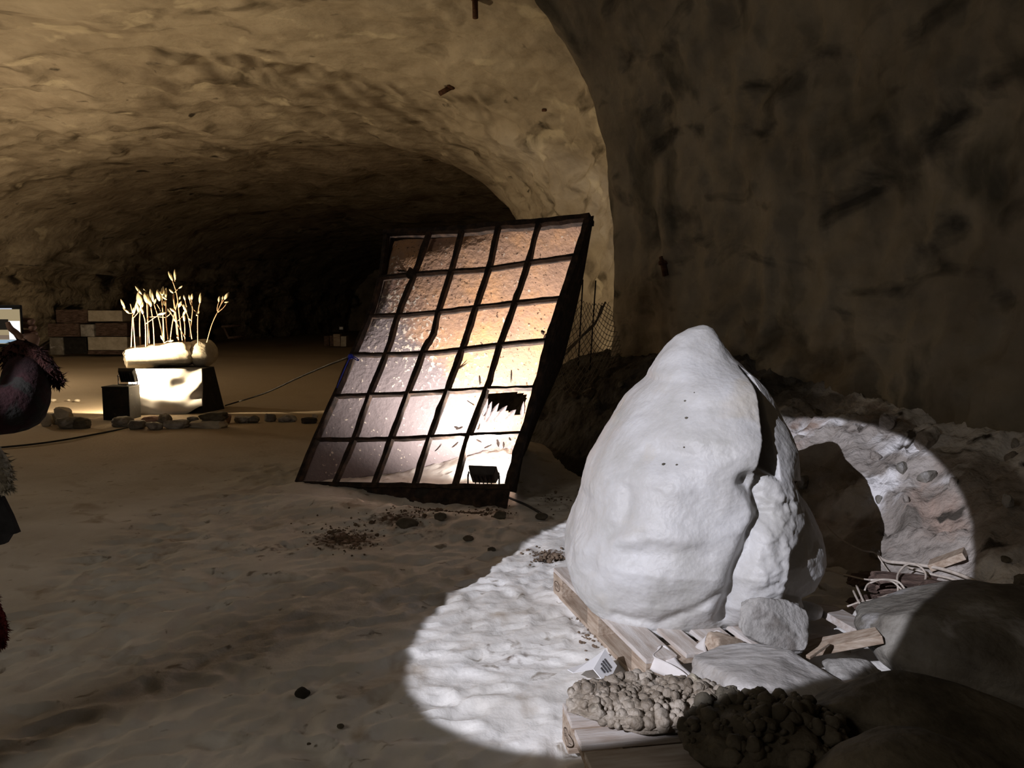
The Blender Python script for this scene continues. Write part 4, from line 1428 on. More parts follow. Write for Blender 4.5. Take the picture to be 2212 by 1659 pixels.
lc = P(1046, 1017, 6.55)
flood('flood_lamp', 'black flood lamp inside the foot of the steel grille, seen from behind', tuple(lc), (0.12, 0.66, 0.74), 0.25, 0.18, 0.08, 340, (1.0, 0.93, 0.88), size=166, stand=0.03, blend=0.7)
for k, (u, v, s_) in enumerate([(852, 1040, (0.16, 0.1, 0.12)), (938, 1040, (0.38, 0.14, 0.15))]):
    g = P(u, v, 6.72 - 0.14 * k)
    rock('dark_stone', (g[0], g[1], gz(g[0], g[1]) + 0.03), s_, 97 + k, M['black_stone'], ['small pointed black stone at the foot of the grille', 'long black stone at the foot of the grille left of the lamp'][k], sub=3, rough=0.2, boxy=0.4, cuts=4)

# blue tie and the cable strung from it
kp = P(757, 770, 7.28)
bt = thing('blue_cord_tie', 'bright blue cord tied to the left edge of the steel grille', 'cord', tuple(kp))
obj('knot', rock_mesh('knot', kp, (0.05, 0.04, 0.05), 3.1, sub=2, rough=0.4), M['blue'], bt)
obj('tail', tube('tail', [kp, kp + [0.05, -0.03, -0.005], kp + [0.085, -0.03, -0.035], kp + [0.06, -0.03, -0.03], kp + [0.02, -0.01, -0.01]], 0.005, 5, smooth_n=4), M['blue'], bt)
obj('tail', tube('tail', [kp, P(748, 788, 7.24), P(738, 812, 7.18), P(728, 838, 7.14)], 0.006, 5, smooth_n=4), M['blue'], bt)
e_ = G(487, 880)
ca_ = [kp, P(700, 792, 8.2), P(640, 818, 9.4), P(570, 850, 10.8), e_ + [0, 0, 0.03]]
tag(obj('cable', tube('cable', ca_, 0.011, 6, smooth_n=8), M['cable'], origin=tuple(e_)), 'dark cable hanging from the grille edge to the plinth of the flower sculpture', 'cable')
ca_ = [G(*q) + [0, 0, 0.012] for q in [(-60, 974), (60, 963), (140, 952), (215, 938), (275, 926), (300, 922)]]
tag(obj('cable', tube('cable', ca_, 0.012, 6, smooth_n=6), M['cable'], origin=tuple(ca_[0])), 'dark cable lying across the floor at the left edge', 'cable')
ca_ = [G(*q) + [0, 0, 0.03] for q in [(1085, 1075), (1105, 1085), (1135, 1098), (1160, 1112), (1172, 1120)]]
tag(obj('cable', tube('cable', ca_, 0.010, 6, smooth_n=6), M['cable'], origin=tuple(ca_[0])), 'short dark cable on the floor right of the grille foot', 'cable')

# rods and netting in the gap between grille and pillar
for k, (u0, v0, u1, v1) in enumerate([(1259, 604, 1249, 790), (1287, 606, 1274, 800)]):
    me_ = tube('steel_rod', [P(u1, v1, 9.0), P(u0, v0, 9.15)], 0.009, 6)
    tag(obj('steel_rod', me_, M['steel'], origin=tuple(P(u1, v1, 9.0))), ['left of the two thin rods standing behind the grille', 'right of the two thin rods standing behind the grille'][k], 'rod')
net = thing('wire_netting', 'crumpled wire netting hanging between the grille and the rock pillar', 'netting', tuple(P(1240, 820, 8.9)))
strands = []
cA = [P(1240, 640, 9.1), P(1318, 655, 9.05), P(1190, 838, 8.6), P(1345, 765, 8.7)]


def netp(a_, b_):
    a_, b_ = min(max(a_, 0), 1), min(max(b_, 0), 1)
    p_ = (1 - b_) * ((1 - a_) * cA[0] + a_ * cA[1]) + b_ * ((1 - a_) * cA[2] + a_ * cA[3])
    sag = 0.16 * math.sin(math.pi * a_) * (0.3 + b_)
    q_ = np.array([p_ * 1.7])
    return p_ + np.array([0.05 * fbm(q_, 2, 5.0)[0], -0.1 * math.sin(math.pi * b_), -sag + 0.06 * fbm(q_, 2, 6.0)[0]])


nn_ = 11
for k in range(-nn_, nn_ + 1):
    for sg in (1, -1):
        pts = []
        for j in range(nn_ + 1):
            a_ = (k + j) / nn_ if sg > 0 else (k + nn_ - j) / nn_
            if -0.001 <= a_ <= 1.001:
                pts.append(netp(a_, j / nn_))
        if len(pts) > 1:
            strands.append(tube('s', pts, 0.0035, 4, caps=False))
no = obj('mesh_wires', join_meshes('mesh_wires', strands), M['net'], net)
no['kind'] = 'stuff'
for pts in [[(1308, 652, 9.0), (1290, 690, 8.95), (1262, 720, 8.95), (1235, 750, 8.9), (1212, 775, 8.85)], [(1300, 660, 9.0), (1285, 700, 8.95), (1255, 728, 8.95), (1225, 755, 8.9)]]:
    obj('gathered_edge', tube('gathered_edge', [P(*q) for q in pts], 0.012, 5, smooth_n=4), M['net'], net)

# ================================================================== FLOWER SCULPTURE AT THE LEFT
YS = 12.1
pl = thing('plinth', 'black plinth under the pale stone slab with flower stems', 'plinth', tuple(G(380, 890)))
f0, f1, f2 = G(285, 896), G(438, 894), G(486, 884)
zt_ = 0.69
V = [f0, f1, f2, f2 + [-0.9, 0.75, 0], f0 + [0.1, 0.9, 0]]
top = [P(286, 800, f0[1] + 0.03), P(430, 797, f1[1] + 0.03), P(462, 788, f2[1] + 0.03)]
top += [top[2] + [-0.9, 0.7, 0], top[0] + [0.1, 0.85, 0]]
for q in top:
    q[2] = zt_
Vp = [np.array([q[0], q[1], -0.03]) for q in V] + top
obj('body', raw_mesh('body', Vp, [(4, 3, 2, 1, 0), (5, 6, 7, 8, 9)] + [(k, (k + 1) % 5, (k + 1) % 5 + 5, k + 5) for k in range(5)], False), M['black_box'], pl)
# white cloth hung over the front
nu_, nv_ = 70, 60
cl = np.zeros((nu_, nv_, 3))
for i in range(nu_):
    a_ = i / (nu_ - 1)
    for j in range(nv_):
        b_ = j / (nv_ - 1)
        u_ = (276 + 162 * a_) + (8 * b_ * (1 - a_)) - 0 * b_
        vb = 893 + 3 * math.sin(math.pi * a_) - 16 * sstep(0.72, 1.0, a_)
        v_ = 797 - 1 * a_ + (vb - 797 + a_) * b_
        yb = f0[1] * (1 - a_) + f1[1] * a_
        fold = 0.05 * math.sin(7.0 * (b_ + 0.55 * (a_ - 0.5) ** 2 * 4) + 2.0 * a_) * math.sin(math.pi * min(1, b_ * 1.1 + 0.1)) + 0.03 * math.sin(15 * (b_ - 0.55 * a_) + 1)
        cl[i, j] = P(u_, v_, yb - 0.05 - 0.7 * fold - 0.02 * b_)
fc = cl.reshape(-1, 3)
fc[:, 1] += 0.02 * fbm(fc * 3, 2, 81.0)
co = obj('cloth', raw_mesh('cloth', fc, grid_faces(nu_, nv_)), M['cloth'], origin=tuple(G(355, 895)))
sm_ = co.modifiers.new('thickness', 'SOLIDIFY')
sm_.thickness = 0.008
tag(co, 'white cloth hung in folds over the front of the black plinth', 'cloth')
rock('wood_wedge', tuple(G(430, 890) + [0.0, -0.12, 0.05]), (0.22, 0.1, 0.12), 14.2, M['wood'], 'small brown wooden wedge under the hem of the white cloth', cat='wedge', sub=3, boxy=0.9, cuts=1)
sb = thing('stone_slab', 'pale rough stone slab on the plinth, blazing in the flood lamp', 'stone', tuple(P(345, 800, YS + 0.45)))
c0 = P(343, 770, YS + 0.35)
sl_me = rock_mesh('body', c0, (1.14, 0.70, 0.50), 15.1, rough=0.14, sub=5, boxy=0.45, cuts=5, rot=(0.0, -0.12, 0.1), fine=0.06)
obj('body', sl_me, M['pale_stone'], sb)
rock('rounded_stone', P(438, 762, YS + 0.66), (0.46, 0.62, 0.48), 16.4, M['pale_stone'], 'rounded shaded stone at the right end of the pale slab', sub=4, rough=0.1, boxy=0.1, fine=0.04)
bx_ = thing('speaker_box', 'black box standing in front of the cloth with a lamp on it', 'box', tuple(G(252, 908)))
b0 = G(252, 908)
obj('body', box_mesh('body', (0.39, 0.34, 0.50), (b0[0], b0[1] + 0.17, 0.225), 0.008), M['black_box'], bx_)
obj('lid', box_mesh('lid', (0.40, 0.35, 0.02), (b0[0], b0[1] + 0.17, 0.485), 0.004), M['black'], bx_)
flood('flood_lamp', 'black flood lamp on the black box aimed at the flower sculpture', (b0[0] + 0.04, b0[1] + 0.33, 0.64), (0.02, 0.90, 0.38), 0.26, 0.23, 0.07, 520, (1.0, 0.77, 0.48), rad=0.03, size=178, stand=0.03, blend=0.15)
ca_ = [P(281, 812, b0[1] + 0.45), P(288, 840, b0[1] + 0.4), P(288, 870, b0[1] + 0.35), P(287, 900, b0[1] + 0.3)]
tag(obj('cable', tube('cable', ca_, 0.008, 5, smooth_n=5), M['cable'], origin=tuple(ca_[-1])), 'thin dark cable hanging down beside the black lamp box', 'cable')


def Z2(x, y):
    return 200 + x / 4.609, 570 + y / 4.609


stems = [
    ([(380, 830), (392, 640), (400, 490)], [[(400, 490), (365, 490), (320, 462)], [(320, 462), (300, 430)], [(400, 500), (385, 440), (375, 395)]], [(300, 395, 320, 440, 26), (345, 475, 325, 455, 22), (405, 465, 402, 495, 24)]),
    ([(425, 860), (410, 640), (402, 520)], [[(405, 540), (440, 500), (470, 460)]], [(488, 420, 475, 460, 32), (430, 420, 410, 500, 20)]),
    ([(475, 795), (468, 600), (476, 400)], [], [(466, 350, 476, 400, 60), (450, 440, 455, 480, 26)]),
    ([(527, 830), (525, 600), (505, 500)], [[(525, 600), (610, 540), (670, 502)]], [(495, 470, 500, 495, 24), (692, 494, 662, 502, 34)]),
    ([(540, 805), (548, 600), (540, 380)], [], [(530, 335, 540, 380, 44)]),
    ([(565, 775), (553, 560), (552, 400)], [[(540, 370), (505, 320), (485, 295)]], [(455, 260, 485, 298, 26), (552, 350, 553, 400, 28), (520, 262, 505, 248, 8)]),
    ([(615, 835), (603, 600), (580, 425)], [], [(577, 390, 580, 425, 30)]),
    ([(710, 770), (670, 590), (610, 395)], [[(640, 400), (668, 450), (675, 470)]], [(588, 310, 602, 370, 40), (622, 372, 615, 390, 24)]),
    ([(715, 810), (704, 560), (690, 360)], [], [(655, 310, 662, 350, 46), (712, 335, 725, 345, 26)]),
    ([(750, 735), (733, 560), (728, 340)], [[(733, 530), (760, 510), (775, 495)], [(733, 535), (640, 525), (560, 530)]], [(730, 290, 728, 340, 24), (718, 395, 722, 410, 22)]),
    ([(770, 735), (800, 560), (850, 370)], [[(818, 285), (845, 255), (868, 235)]], [(878, 230, 866, 240, 18), (868, 340, 860, 360, 18)]),
    ([(845, 725), (820, 480), (800, 310)], [], [(782, 270, 798, 285, 24), (795, 460, 808, 470, 26)]),
    ([(860, 775), (838, 570), (805, 300)], [[(838, 575), (880, 540), (920, 485)]], [(822, 560, 835, 575, 26), (915, 487, 925, 470, 26)]),
    ([(895, 750), (860, 480), (838, 300), (795, 165)], [[(820, 175), (818, 160), (820, 150)]], [(775, 120, 795, 165, 30), (820, 105, 822, 155, 26), (872, 400, 862, 420, 30)]),
    ([(918, 695), (845, 600), (775, 480)], [], [(765, 470, 775, 485, 24)]),
    ([(916, 800), (920, 650), (914, 570)], [], [(912, 535, 914, 572, 28)]),
    ([(965, 690), (990, 520), (995, 450), (985, 350)], [[(995, 440), (975, 390), (968, 360)]], [(965, 335, 970, 362, 24), (990, 325, 988, 355, 26)]),
    ([(988, 712), (950, 520), (880, 390)], [[(938, 430), (925, 380), (918, 350)]], [(915, 335, 920, 355, 22), (970, 553, 960, 545, 20), (920, 440, 930, 465, 34)]),
    ([(1047, 775), (1047, 560), (1058, 440), (1070, 390)], [[(1047, 490), (1020, 470), (1000, 450)]], [(1072, 340, 1068, 390, 32), (1050, 492, 1046, 498, 24)]),
    ([(1135, 745), (1190, 600), (1245, 480)], [[(1240, 470), (1245, 420), (1258, 375)], [(1245, 480), (1270, 420), (1320, 340)], [(1245, 485), (1300, 440), (1335, 395)], [(1275, 410), (1288, 370), (1293, 355)]], [(1260, 350, 1256, 378, 24), (1295, 338, 1292, 355, 16), (1335, 318, 1318, 345, 34), (1335, 380, 1315, 385, 18)]),
    ([(705, 770), (700, 520), (690, 310)], [], [(698, 270, 694, 305, 38), (670, 298, 668, 320, 20)]),
    ([(722, 805), (712, 780), (695, 745)], [[(716, 785), (745, 770), (772, 768)]], [(690, 735, 697, 748, 22), (782, 766, 768, 769, 20)])]
rs = np.random.RandomState(3)
bvh_slab = BVHTree.FromPolygons([tuple(v.co + Vector(sb.location)) for v in sl_me.vertices], [tuple(p.vertices) for p in sl_me.polygons])
ORD = ['first', 'second', 'third', 'fourth', 'fifth', 'sixth', 'seventh', 'eighth', 'ninth', 'tenth', 'eleventh', 'twelfth', 'thirteenth', 'fourteenth', 'fifteenth', 'sixteenth', 'seventeenth', 'eighteenth', 'nineteenth', 'twentieth', 'twenty-first', 'twenty-second']
order = sorted(range(len(stems)), key=lambda i: stems[i][0][0][0])
for k, (main, brs, buds) in enumerate(stems):
    u0, v0 = Z2(*main[0])
    Y0 = YS + 0.30 + rs.uniform(-0.1, 0.12)
    q0, _n = hit(bvh_slab, u0, v0 + 3)
    if q0 is not None:
        Y0 = q0.y + 0.04
    yoff = rs.uniform(-0.05, 0.05)

    def sp(q, t_=1.0):
        return P(*Z2(*q), Y0 + yoff * t_)
    base = sp(main[0], 0)
    side_w = 'left' if main[0][0] < 600 else ('middle' if main[0][0] < 930 else 'right')
    lab = {19: 'thin flower stem leaning far right with four pale buds', 18: 'upright flower stem standing on the rounded stone', 13: 'tallest thin flower stem with two pale buds at its tip', 0: 'leftmost thin flower stem branching to pale buds', 21: 'short low sprig lying among the flower stems'}.get(
        k, 'thin bronze flower stem with pale buds, %s from the left along the slab' % ORD[order.index(k)])
    t = thing('flower_stem', lab, 'flower', tuple(base), 'thin flower stems with pale buds')
    pts = [sp(q, i / max(1, len(main) - 1)) for i, q in enumerate(main)]
    pts[0] = pts[0] + np.array([0, 0, -0.06])
    obj('stalk', tube('stalk', pts, 0.0078, 6, smooth_n=5), M['stem'], t)
    for b_ in brs:
        obj('twig', tube('twig', [sp(q) for q in b_], 0.0062, 5, smooth_n=3), M['stem'], t)
    for (bx0, by0, bx1, by1, w_) in buds:
        c, r_ = sp((bx0, by0)), sp((bx1, by1))
        ax = c - r_
        L_ = np.linalg.norm(ax)
        ax = ax / (L_ + 1e-6)
        wd = w_ / 4.609 / FPX * YS / 2
        ln = max(L_ * 1.1, wd * 2.6)
        pr = [(-1.0, 0.25), (-0.6, 0.75), (-0.1, 1.0), (0.4, 0.8), (0.8, 0.35), (1.0, 0.04)]
        obj('bud', tube('bud', [c + ax * ln * z_ for z_, _ in pr], [wd * r2 for _, r2 in pr], 8), M['bud'], t)

# ---- ring of stones round the sculpture
ring = [(97, 908, 28, 30, 'pale_stone', 'pale stone at the left end of the row, next to the dark sleeve'), (121, 905, 30, 28, 'grey_stone', 'grey stone second from the left in the row'), (137, 893, 38, 30, 'pale_stone', 'pale block perched on top of the left stone pile'),
        (148, 914, 52, 28, 'mid_stone', 'brown stone at the foot of the left stone pile'), (177, 913, 38, 30, 'dark_stone', 'black pointed stone at the right of the left stone pile'),
        (268, 912, 52, 26, 'mid_stone', 'wide brown stone touching the black box'), (297, 917, 36, 26, 'mid_stone', 'brown stone second right of the black box'), (328, 908, 46, 18, 'pink_stone', 'flat reddish stone under the cloth hem'),
        (333, 921, 36, 20, 'grey_stone', 'dark grey stone in front of the flat reddish stone'), (356, 906, 30, 26, 'mid_stone', 'pointed greenish brown stone right of the reddish stone'), (381, 917, 54, 24, 'grey_stone', 'speckled grey stone in the middle of the row'),
        (417, 912, 28, 24, 'mid_stone', 'small brown stone right of the speckled one'), (462, 901, 56, 24, 'dark_stone', 'dark stone lying on top of the long pale stone'), (451, 917, 78, 24, 'pale_stone', 'long pale stone right of the middle of the row'),
        (487, 905, 26, 22, 'pink_stone', 'reddish stone behind the end of the long pale stone'), (524, 906, 36, 17, 'grey_stone', 'grey stone first in the right half of the row'), (548, 906, 24, 17, 'mid_stone', 'brown stone touching the first grey one in the right half'),
        (583, 902, 27, 18, 'mid_stone', 'rounded brown stone third in the right half of the row'), (621, 904, 40, 16, 'grey_stone', 'flat grey stone fourth in the right half of the row'), (667, 909, 36, 14, 'black_stone', 'flat black stone at the right end by the grille'), (679, 900, 15, 12, 'pale_stone', 'small pale stone behind the flat black one')]
for k, (u, v, w_, h_, mm, lab) in enumerate(ring):
    g = G(u, v + h_ * 0.45)
    if 'on top' in lab:
        g = G(u, v + h_ * 0.45 + 14)
    sc = g[1] / FPX
    c = P(u, v, g[1] + w_ * sc * 0.3)
    rock('row_stone', tuple(c), (w_ * sc * 1.08, w_ * sc * 0.8, h_ * sc * 1.1), 17.0 + k * 0.83, M[mm], lab, group='row of stones round the flower sculpture', sub=3, rough=0.25, boxy=0.45, cuts=5, fine=0.09, smooth=False)
for k, (u, v, w_) in enumerate([(95, 873, 12), (115, 868, 14), (149, 868, 8), (167, 869, 12), (128, 890, 10)]):
    g = G(u, v)
    sc = g[1] / FPX
    rock('pebble', (g[0], g[1], 0.03), (w_ * sc, w_ * sc, w_ * sc * 0.6), 41.0 + k, M['pale_stone'], ['pale pebble farthest left on the lit floor, by the sleeve', 'largest pale pebble on the lit floor behind the stone pile', 'smallest pale pebble on the lit floor left of the black box', 'pale pebble on the lit floor nearest the black box', 'pale pebble just behind the left stone pile'][k], cat='pebble', group='pale pebbles left of the black box', sub=2, cuts=2)

# ---- far block stack at the left wall
DB = 26.5


def block(u0, v0, u1, v1, m, lab, Y=DB, dep=1.0, name='stone_block', cat='block', grp='blocks stacked by the left wall', seed=1.0):
    a_, b_ = P(u0, v1, Y), P(u1, v0, Y)
    c = (a_ + b_) / 2 + np.array([0, dep / 2, 0])
    me_ = box_mesh(name, ((b_[0] - a_[0]) * 0.95, dep, (b_[2] - a_[2]) * 0.95), c, 0.02)
    bm = bmesh.new()
    bm.from_mesh(me_)
    bmesh.ops.subdivide_edges(bm, edges=bm.edges[:], cuts=3, use_grid_fill=True)
    vv = np.array([v.co[:] for v in bm.verts])
    dd = 0.03 * fbm(vv * 1.6 + seed, 3, seed)
    for v, d_ in zip(bm.verts, dd):
        v.co += Vector((d_, d_, d_ * 0.6))
    bm.to_mesh(me_)
    bm.free()
    o = obj(name, me_, m, origin=(c[0], c[1], a_[2]))
    return tag(o, lab, cat, grp)


block(120, 668, 190, 698, M['wood_dark'], 'dark block at the top left of the far stack', seed=1.3)
block(188, 670, 266, 695, M['pale_stone'], 'pale block at the top right of the far stack', seed=2.3)
block(103, 698, 172, 728, M['wood_dark'], 'long dark block in the middle left of the far stack', Y=DB - 0.2, seed=3.3)
block(172, 700, 204, 728, M['grey_stone'], 'grey block in the middle of the far stack', Y=DB - 0.1, seed=4.3)
block(205, 697, 276, 727, M['wood_dark'], 'brown block in the middle right of the far stack', seed=5.3)
block(138, 728, 187, 766, M['black_box'], 'black block at the bottom left of the far stack', seed=6.3)
block(188, 727, 277, 757, M['pale_stone'], 'pale block at the bottom right of the far stack', seed=7.3)
block(187, 757, 277, 766, M['wood_dark'], 'low dark sill under the pale bottom block', seed=8.3)
block(108, 728, 137, 768, M['mid_stone'], 'upright brown block at the left foot of the far stack', seed=9.3)
for k, (u0, v0, u1, v1, mm, lab) in enumerate([(700, 725, 711, 748, 'wood_dark', 'dark far block left of the grille, leftmost of four'), (712, 724, 720, 748, 'wood_dark', 'narrow dark far block, second of four'), (720, 721, 735, 749, 'wood', 'tan far block, tallest of four'), (736, 726, 748, 749, 'pale_stone', 'pale far block next to the grille, last of four')]):
    block(u0, v0, u1, v1, M[mm], lab, Y=33.0, dep=0.4, grp='far blocks left of the grille', seed=11.3 + k)
for k, (p0, p1, lab) in enumerate([((478, 706, 30), (520, 703, 30.5), 'thin far rail, upper one right of the plinth'), ((492, 730, 29.5), (528, 727, 30), 'low far rail lying right of the plinth'), ((484, 708, 30), (494, 730, 29.7), 'slanting far rail between the other two')]):
    tag(obj('rail', tube('rail', [P(*p0), P(*p1)], 0.05, 5), M['wood_dark'], origin=tuple(P(*p0))), lab, 'rail')
sg = P(737, 709, 36.0)
tag(obj('notice', box_mesh('notice', (0.17, 0.02, 0.12), tuple(sg), 0.003), M['paper'], origin=tuple(sg)), 'tiny pale notice on a far post above the blocks', 'notice')
pst = P(737, 713, 36.05)
tag(obj('post', tube('post', [(pst[0], pst[1], 0), (pst[0], pst[1], pst[2] + 0.1)], 0.03, 6), M['black'], origin=(pst[0], pst[1], 0)), 'dark far post carrying the tiny notice', 'post')

# ---- rock bolts in roof and pillar
bvh_c = BVHTree.FromPolygons([tuple(v) for v in vc], [tuple(int(q) for q in r_) for r_ in ceil_f])
bvh_w = BVHTree.FromPolygons([tuple(v) for v in rw_v], [tuple(int(q) for q in r_) for r_ in rw_f])
for (u, v, bvh, ln, rr, dr, lab) in [(1026, -6, bvh_c, 0.32, 0.045, (0.02, -0.1, -1), 'rusty bolt hanging from the roof at the top edge of the frame'), (975, 188, bvh_c, 0.26, 0.05, (-0.9, -0.2, -0.55), 'dark stub of a bolt slanting from the roof'),
                                     (1237, 150, bvh_w, 0.14, 0.035, (-0.8, -0.3, -0.3), 'small bolt at the left edge of the pillar'), (1178, 238, bvh_c, 0.25, 0.025, (1, -0.2, -0.05), 'thin bolt lying against the roof right of the slanting one'),
                                     (1432, 566, bvh_w, 0.16, 0.035, (0.15, -0.35, -1), 'red brown bolt sticking from the pillar wall')]:
    q, n = hit(bvh, u, v)
    if q is None:
        continue
    d = Vector(dr).normalized()
    t = thing('rock_bolt', lab, 'bolt', tuple(q))
    obj('shaft', tube('shaft', [q - d * 0.06, q + d * ln], rr, 8), M['rust_bolt'], t)
    obj('plate', rock_mesh('plate', tuple(q + d * 0.01), (rr * 3.4, rr * 3.4, rr * 2.0), u, sub=2, boxy=0.7, rough=0.1), M['rust_bolt'], t)

# ================================================================== PERSON AT THE LEFT EDGE, filming
def skin_body(name, verts, edges, radii, root=0, levels=2):
    me_ = bpy.data.meshes.new(name)
    me_.from_pydata([tuple(v) for v in verts], edges, [])
    o = bpy.data.objects.new(name, me_)
    COL.objects.link(o)
    md = o.modifiers.new('skin', 'SKIN')
    md.use_smooth_shade = True
    for k, r_ in enumerate(radii):
        rr = r_ if isinstance(r_, tuple) else (r_, r_)
        me_.skin_vertices[0].data[k].radius = rr
    me_.skin_vertices[0].data[root].use_root = True
    s_ = o.modifiers.new('sub', 'SUBSURF')
    s_.levels = s_.render_levels = levels
    dg = bpy.context.evaluated_depsgraph_get()
    out = bpy.data.meshes.new_from_object(o.evaluated_get(dg))
    out.name = name
    bpy.data.objects.remove(o)
    out.polygons.foreach_set('use_smooth', np.full(len(out.polygons), True))
    return out


PXB, PYB = -2.22, 2.36
per = thing('person', 'person at the left edge in a dark red patterned coat holding up a phone', 'person', (PXB, PYB, 0.0))
W = lambda x, y, z: (PXB + x, PYB + y, z)
elbow, wrist = (-1.575, 2.50, 1.275), (-1.645, 2.62, 1.455)
verts = [W(0, 0, 0.95), W(0, 0, 1.15), W(0, 0.0, 1.36), W(0, 0.01, 1.46), W(0, 0.03, 1.52),
         W(0.17, 0.0, 1.39), (-1.80, 2.40, 1.30), elbow, (-1.625, 2.565, 1.365), wrist,
         W(-0.18, 0.0, 1.39), W(-0.22, 0.05, 1.14), W(-0.12, 0.22, 1.05),
         W(0.10, 0, 0.88), W(0.11, 0.03, 0.50), W(0.11, 0.0, 0.10), W(-0.10, 0, 0.88), W(-0.11, -0.02, 0.50), W(-0.11, -0.04, 0.10), W(0.11, 0.13, 0.05), W(-0.11, 0.09, 0.05)]
edges = [(0, 1), (1, 2), (2, 3), (3, 4), (2, 5), (5, 6), (6, 7), (7, 8), (8, 9), (2, 10), (10, 11), (11, 12), (0, 13), (13, 14), (14, 15), (0, 16), (16, 17), (17, 18), (15, 19), (18, 20)]
radii = [(0.17, 0.13), (0.17, 0.125), (0.16, 0.12), 0.065, 0.06, 0.09, 0.10, 0.10, 0.085, 0.05, 0.08, 0.07, 0.05, 0.105, 0.075, 0.055, 0.105, 0.075, 0.055, 0.045, 0.045]
obj('body', skin_body('body', verts, edges, radii), M['coat'], per)
# head with face features as displaced sphere, hair, hand
hv, hf = ico(4)
hd = hv * np.array([0.077, 0.095, 0.115])
fr = hv[:, 1] > 0
hd[:, 1] += 0.022 * np.exp(-((hv[:, 0] / 0.16) ** 2 + ((hv[:, 2] + 0.12) / 0.25) ** 2)) * fr
hd[:, 1] -= 0.012 * (np.exp(-(((hv[:, 0] - 0.38) / 0.2) ** 2 + ((hv[:, 2] - 0.08) / 0.13) ** 2)) + np.exp(-(((hv[:, 0] + 0.38) / 0.2) ** 2 + ((hv[:, 2] - 0.08) / 0.13) ** 2))) * fr
hd[:, 1] += 0.006 * np.exp(-((hv[:, 0] / 0.32) ** 2 + ((hv[:, 2] + 0.5) / 0.08) ** 2)) * fr
hd[:, 0] *= 1 - 0.25 * np.clip(-hv[:, 2], 0, 1) ** 2
hc = np.array(W(0, 0.06, 1.64))
head = obj('head', raw_mesh('head', hd + hc, hf.astype(np.int32)), M['skin'], per)
for s_ in (-1, 1):
    obj('ear', rock_mesh('ear', hc + [s_ * 0.078, -0.005, 0.0], (0.018, 0.035, 0.06), 2.2 + s_, sub=2, rough=0.05), M['skin'], head)
    obj('eye', rock_mesh('eye', hc + [s_ * 0.03, 0.083, 0.01], (0.026, 0.014, 0.015), 1.0, sub=2, rough=0.0, fine=0), M['ink'], head)
hr = hv * np.array([0.088, 0.105, 0.125])
hr[:, 2] = np.where((hv[:, 1] > 0.25) & (hv[:, 2] < 0.45), 0.045 + 0.03 * hv[:, 2], hr[:, 2])
hr[:, 1] = np.where((hv[:, 1] > 0.25) & (hv[:, 2] < 0.45), hr[:, 1] * 0.35, hr[:, 1])
hr = hr * (1 + 0.05 * fbm(hv * 4, 3, 3.0)[:, None])
obj('hair', raw_mesh('hair', hr + hc + [0, -0.018, 0.015], hf.astype(np.int32)), M['hair'], per)
# hand: palm and five fingers closing on the phone
pc = np.array([-1.715, 2.66, 1.545])          # phone centre
h0 = np.array(wrist)
palm = [h0, h0 + [-0.012, 0.03, 0.035], h0 + [-0.02, 0.055, 0.065]]
hverts, hedges, hrad = [tuple(q) for q in palm], [(0, 1), (1, 2)], [0.028, (0.036, 0.018), (0.038, 0.016)]
hm = [skin_body('palm', hverts, hedges, hrad)]
for k in range(4):
    f_ = palm[2] + np.array([0.012 - 0.003 * k, 0.008, -0.026 + 0.021 * k])
    ln = [0.058, 0.072, 0.076, 0.066][k]
    pts = [f_ + [0, -0.01, 0], f_ + [-0.006, 0.004 + ln * 0.15, 0.006], f_ + [-ln * 0.5, 0.012, 0.010], f_ + [-ln * 0.95, 0.004, 0.010]]
    hm.append(tube('f', pts, [0.0095, 0.009, 0.008, 0.006], 8, smooth_n=4))
pts = [palm[1] + [-0.015, -0.005, 0.0], palm[1] + [-0.03, -0.012, 0.03], palm[2] + [-0.032, -0.052, 0.018], palm[2] + [-0.04, -0.055, 0.04]]
hm.append(tube('f', pts, [0.013, 0.011, 0.010, 0.007], 8, smooth_n=4))
obj('hand', join_meshes('hand', hm), M['skin'], per)
# fur cuff with a hanging tail, shaggy surfaces
def shaggy(name, pts, rad, m, parent, n, ln, seed):
    t0 = tube('b', pts, rad, 10, smooth_n=5)
    rs4 = np.random.RandomState(seed)
    V = np.array([v.co[:] for v in t0.vertices])
    c = np.array(spline([np.asarray(q, float) for q in pts], 5))
    Vt, Ft = [], []
    for k in range(n):
        i = rs4.randint(0, len(V))
        b_ = V[i]
        cc = c[np.argmin(np.linalg.norm(c - b_, axis=1))]
        o_ = (b_ - cc) / (np.linalg.norm(b_ - cc) + 1e-6)
        d = o_ * 0.5 + rs4.normal(0, 0.45, 3) + np.array([0, 0, -0.9])
        d = d / np.linalg.norm(d) * ln * rs4.uniform(0.5, 1.2)
        s_ = np.cross(d, rs4.normal(size=3))
        s_ = s_ / np.linalg.norm(s_) * 0.004
        j = len(Vt)
        b_ = b_ - o_ * 0.004
        Vt += [b_ - s_, b_ + s_, b_ + d]
        Ft.append((j, j + 1, j + 2))
    hair = raw_mesh('h', Vt, Ft)
    me_ = join_meshes(name, [t0, hair])
    return obj(name, me_, m, parent)


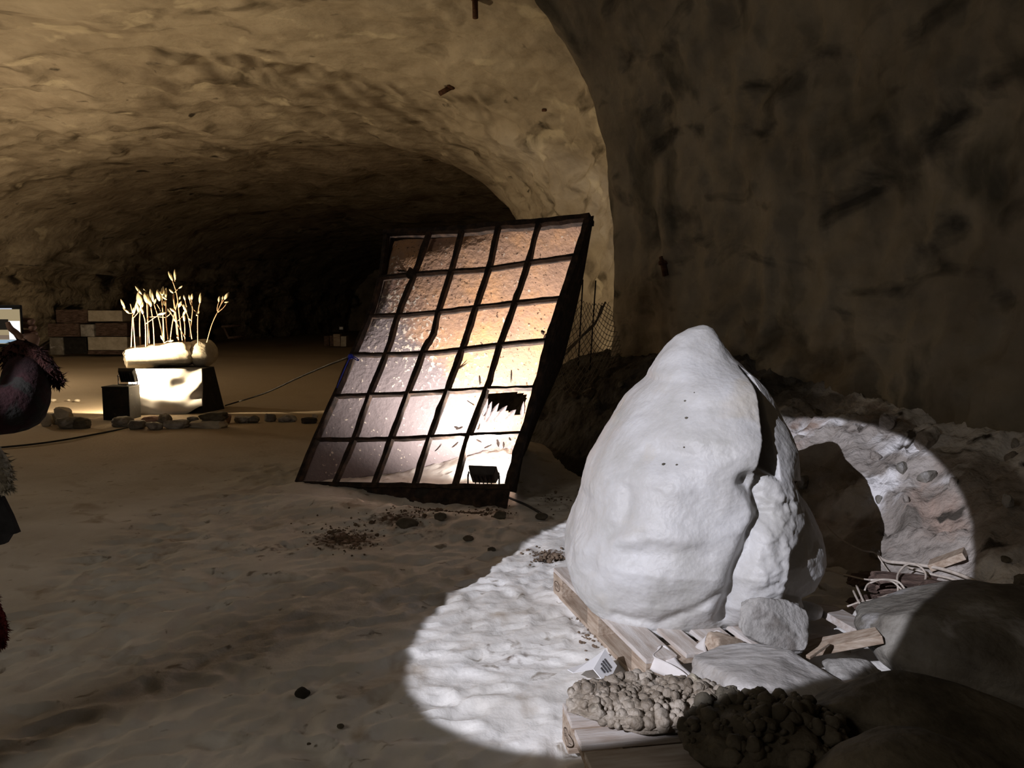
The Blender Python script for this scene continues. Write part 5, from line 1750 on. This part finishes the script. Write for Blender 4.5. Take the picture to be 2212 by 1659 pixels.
shaggy('fur_cuff', [(-1.70, 2.60, 1.43), (-1.655, 2.60, 1.455), (-1.60, 2.60, 1.43), (-1.555, 2.60, 1.385), (-1.53, 2.60, 1.355)], [0.03, 0.048, 0.042, 0.03, 0.012], M['fur'], per, 900, 0.03, 4)
shaggy('shawl', [(-1.80, 2.40, 1.22), (-1.68, 2.42, 1.15), (-1.635, 2.42, 1.09), (-1.615, 2.42, 1.03)], [0.04, 0.045, 0.04, 0.02], M['shawl'], per, 900, 0.025, 5)
fl_ = [P(-40, 1060, 2.42), P(2, 1075, 2.42), P(22, 1115, 2.42), P(37, 1152, 2.42), P(22, 1156, 2.42), P(10, 1175, 2.42), P(-50, 1190, 2.42)]
fo = obj('coat_flap', slab('coat_flap', fl_, 0.02, np.array([0, -1.0, 0])), M['trousers'], per)
shaggy('red_tassel', [P(-22, 1290, 2.4), P(-14, 1330, 2.4), P(-6, 1365, 2.4), P(0, 1395, 2.4)], [0.02, 0.03, 0.03, 0.01], M['redfur'], per, 700, 0.02, 6)
# phone held upright, screen towards its owner (and us)
ph = thing('smartphone', 'smartphone held up at the left edge showing the lit grille on its screen', 'phone', tuple(pc - [0, 0, 0.075]))


def phone_box(name, x0, x1, z0, z1, y0, y1, m, bev=0.0):
    me_ = box_mesh(name, (x1 - x0, y1 - y0, z1 - z0), (pc[0] + (x0 + x1) / 2, pc[1] + (y0 + y1) / 2, pc[2] + (z0 + z1) / 2), bev)
    return obj(name, me_, m, ph)


phone_box('body', -0.075, 0.036, -0.073, 0.073, -0.004, 0.005, M['black'], 0.004)
scr = phone_box('screen', -0.070, 0.031, -0.060, 0.058, -0.0055, -0.004, emis('screen_tan', (0.42, 0.33, 0.19), 0.8))
phone_box('picture_panel', -0.008, 0.030, -0.045, 0.018, -0.0062, -0.0055, emis('screen_white', (0.95, 0.95, 1.0), 1.3))
phone_box('picture_dark', -0.068, -0.009, -0.012, 0.024, -0.0061, -0.0055, emis('screen_dark', (0.02, 0.015, 0.01), 0.3))
phone_box('picture_floor', -0.068, -0.009, -0.044, -0.030, -0.0061, -0.0055, emis('screen_floor', (0.30, 0.22, 0.16), 0.6))
phone_box('menu_bar', -0.068, 0.030, -0.058, -0.046, -0.0063, -0.0055, emis('screen_bar', (0.35, 0.5, 0.65), 0.8))
phone_box('status_bar', -0.050, 0.005, 0.0585, 0.0615, -0.0055, -0.0045, emis('screen_status', (0.8, 0.85, 1.0), 0.8))
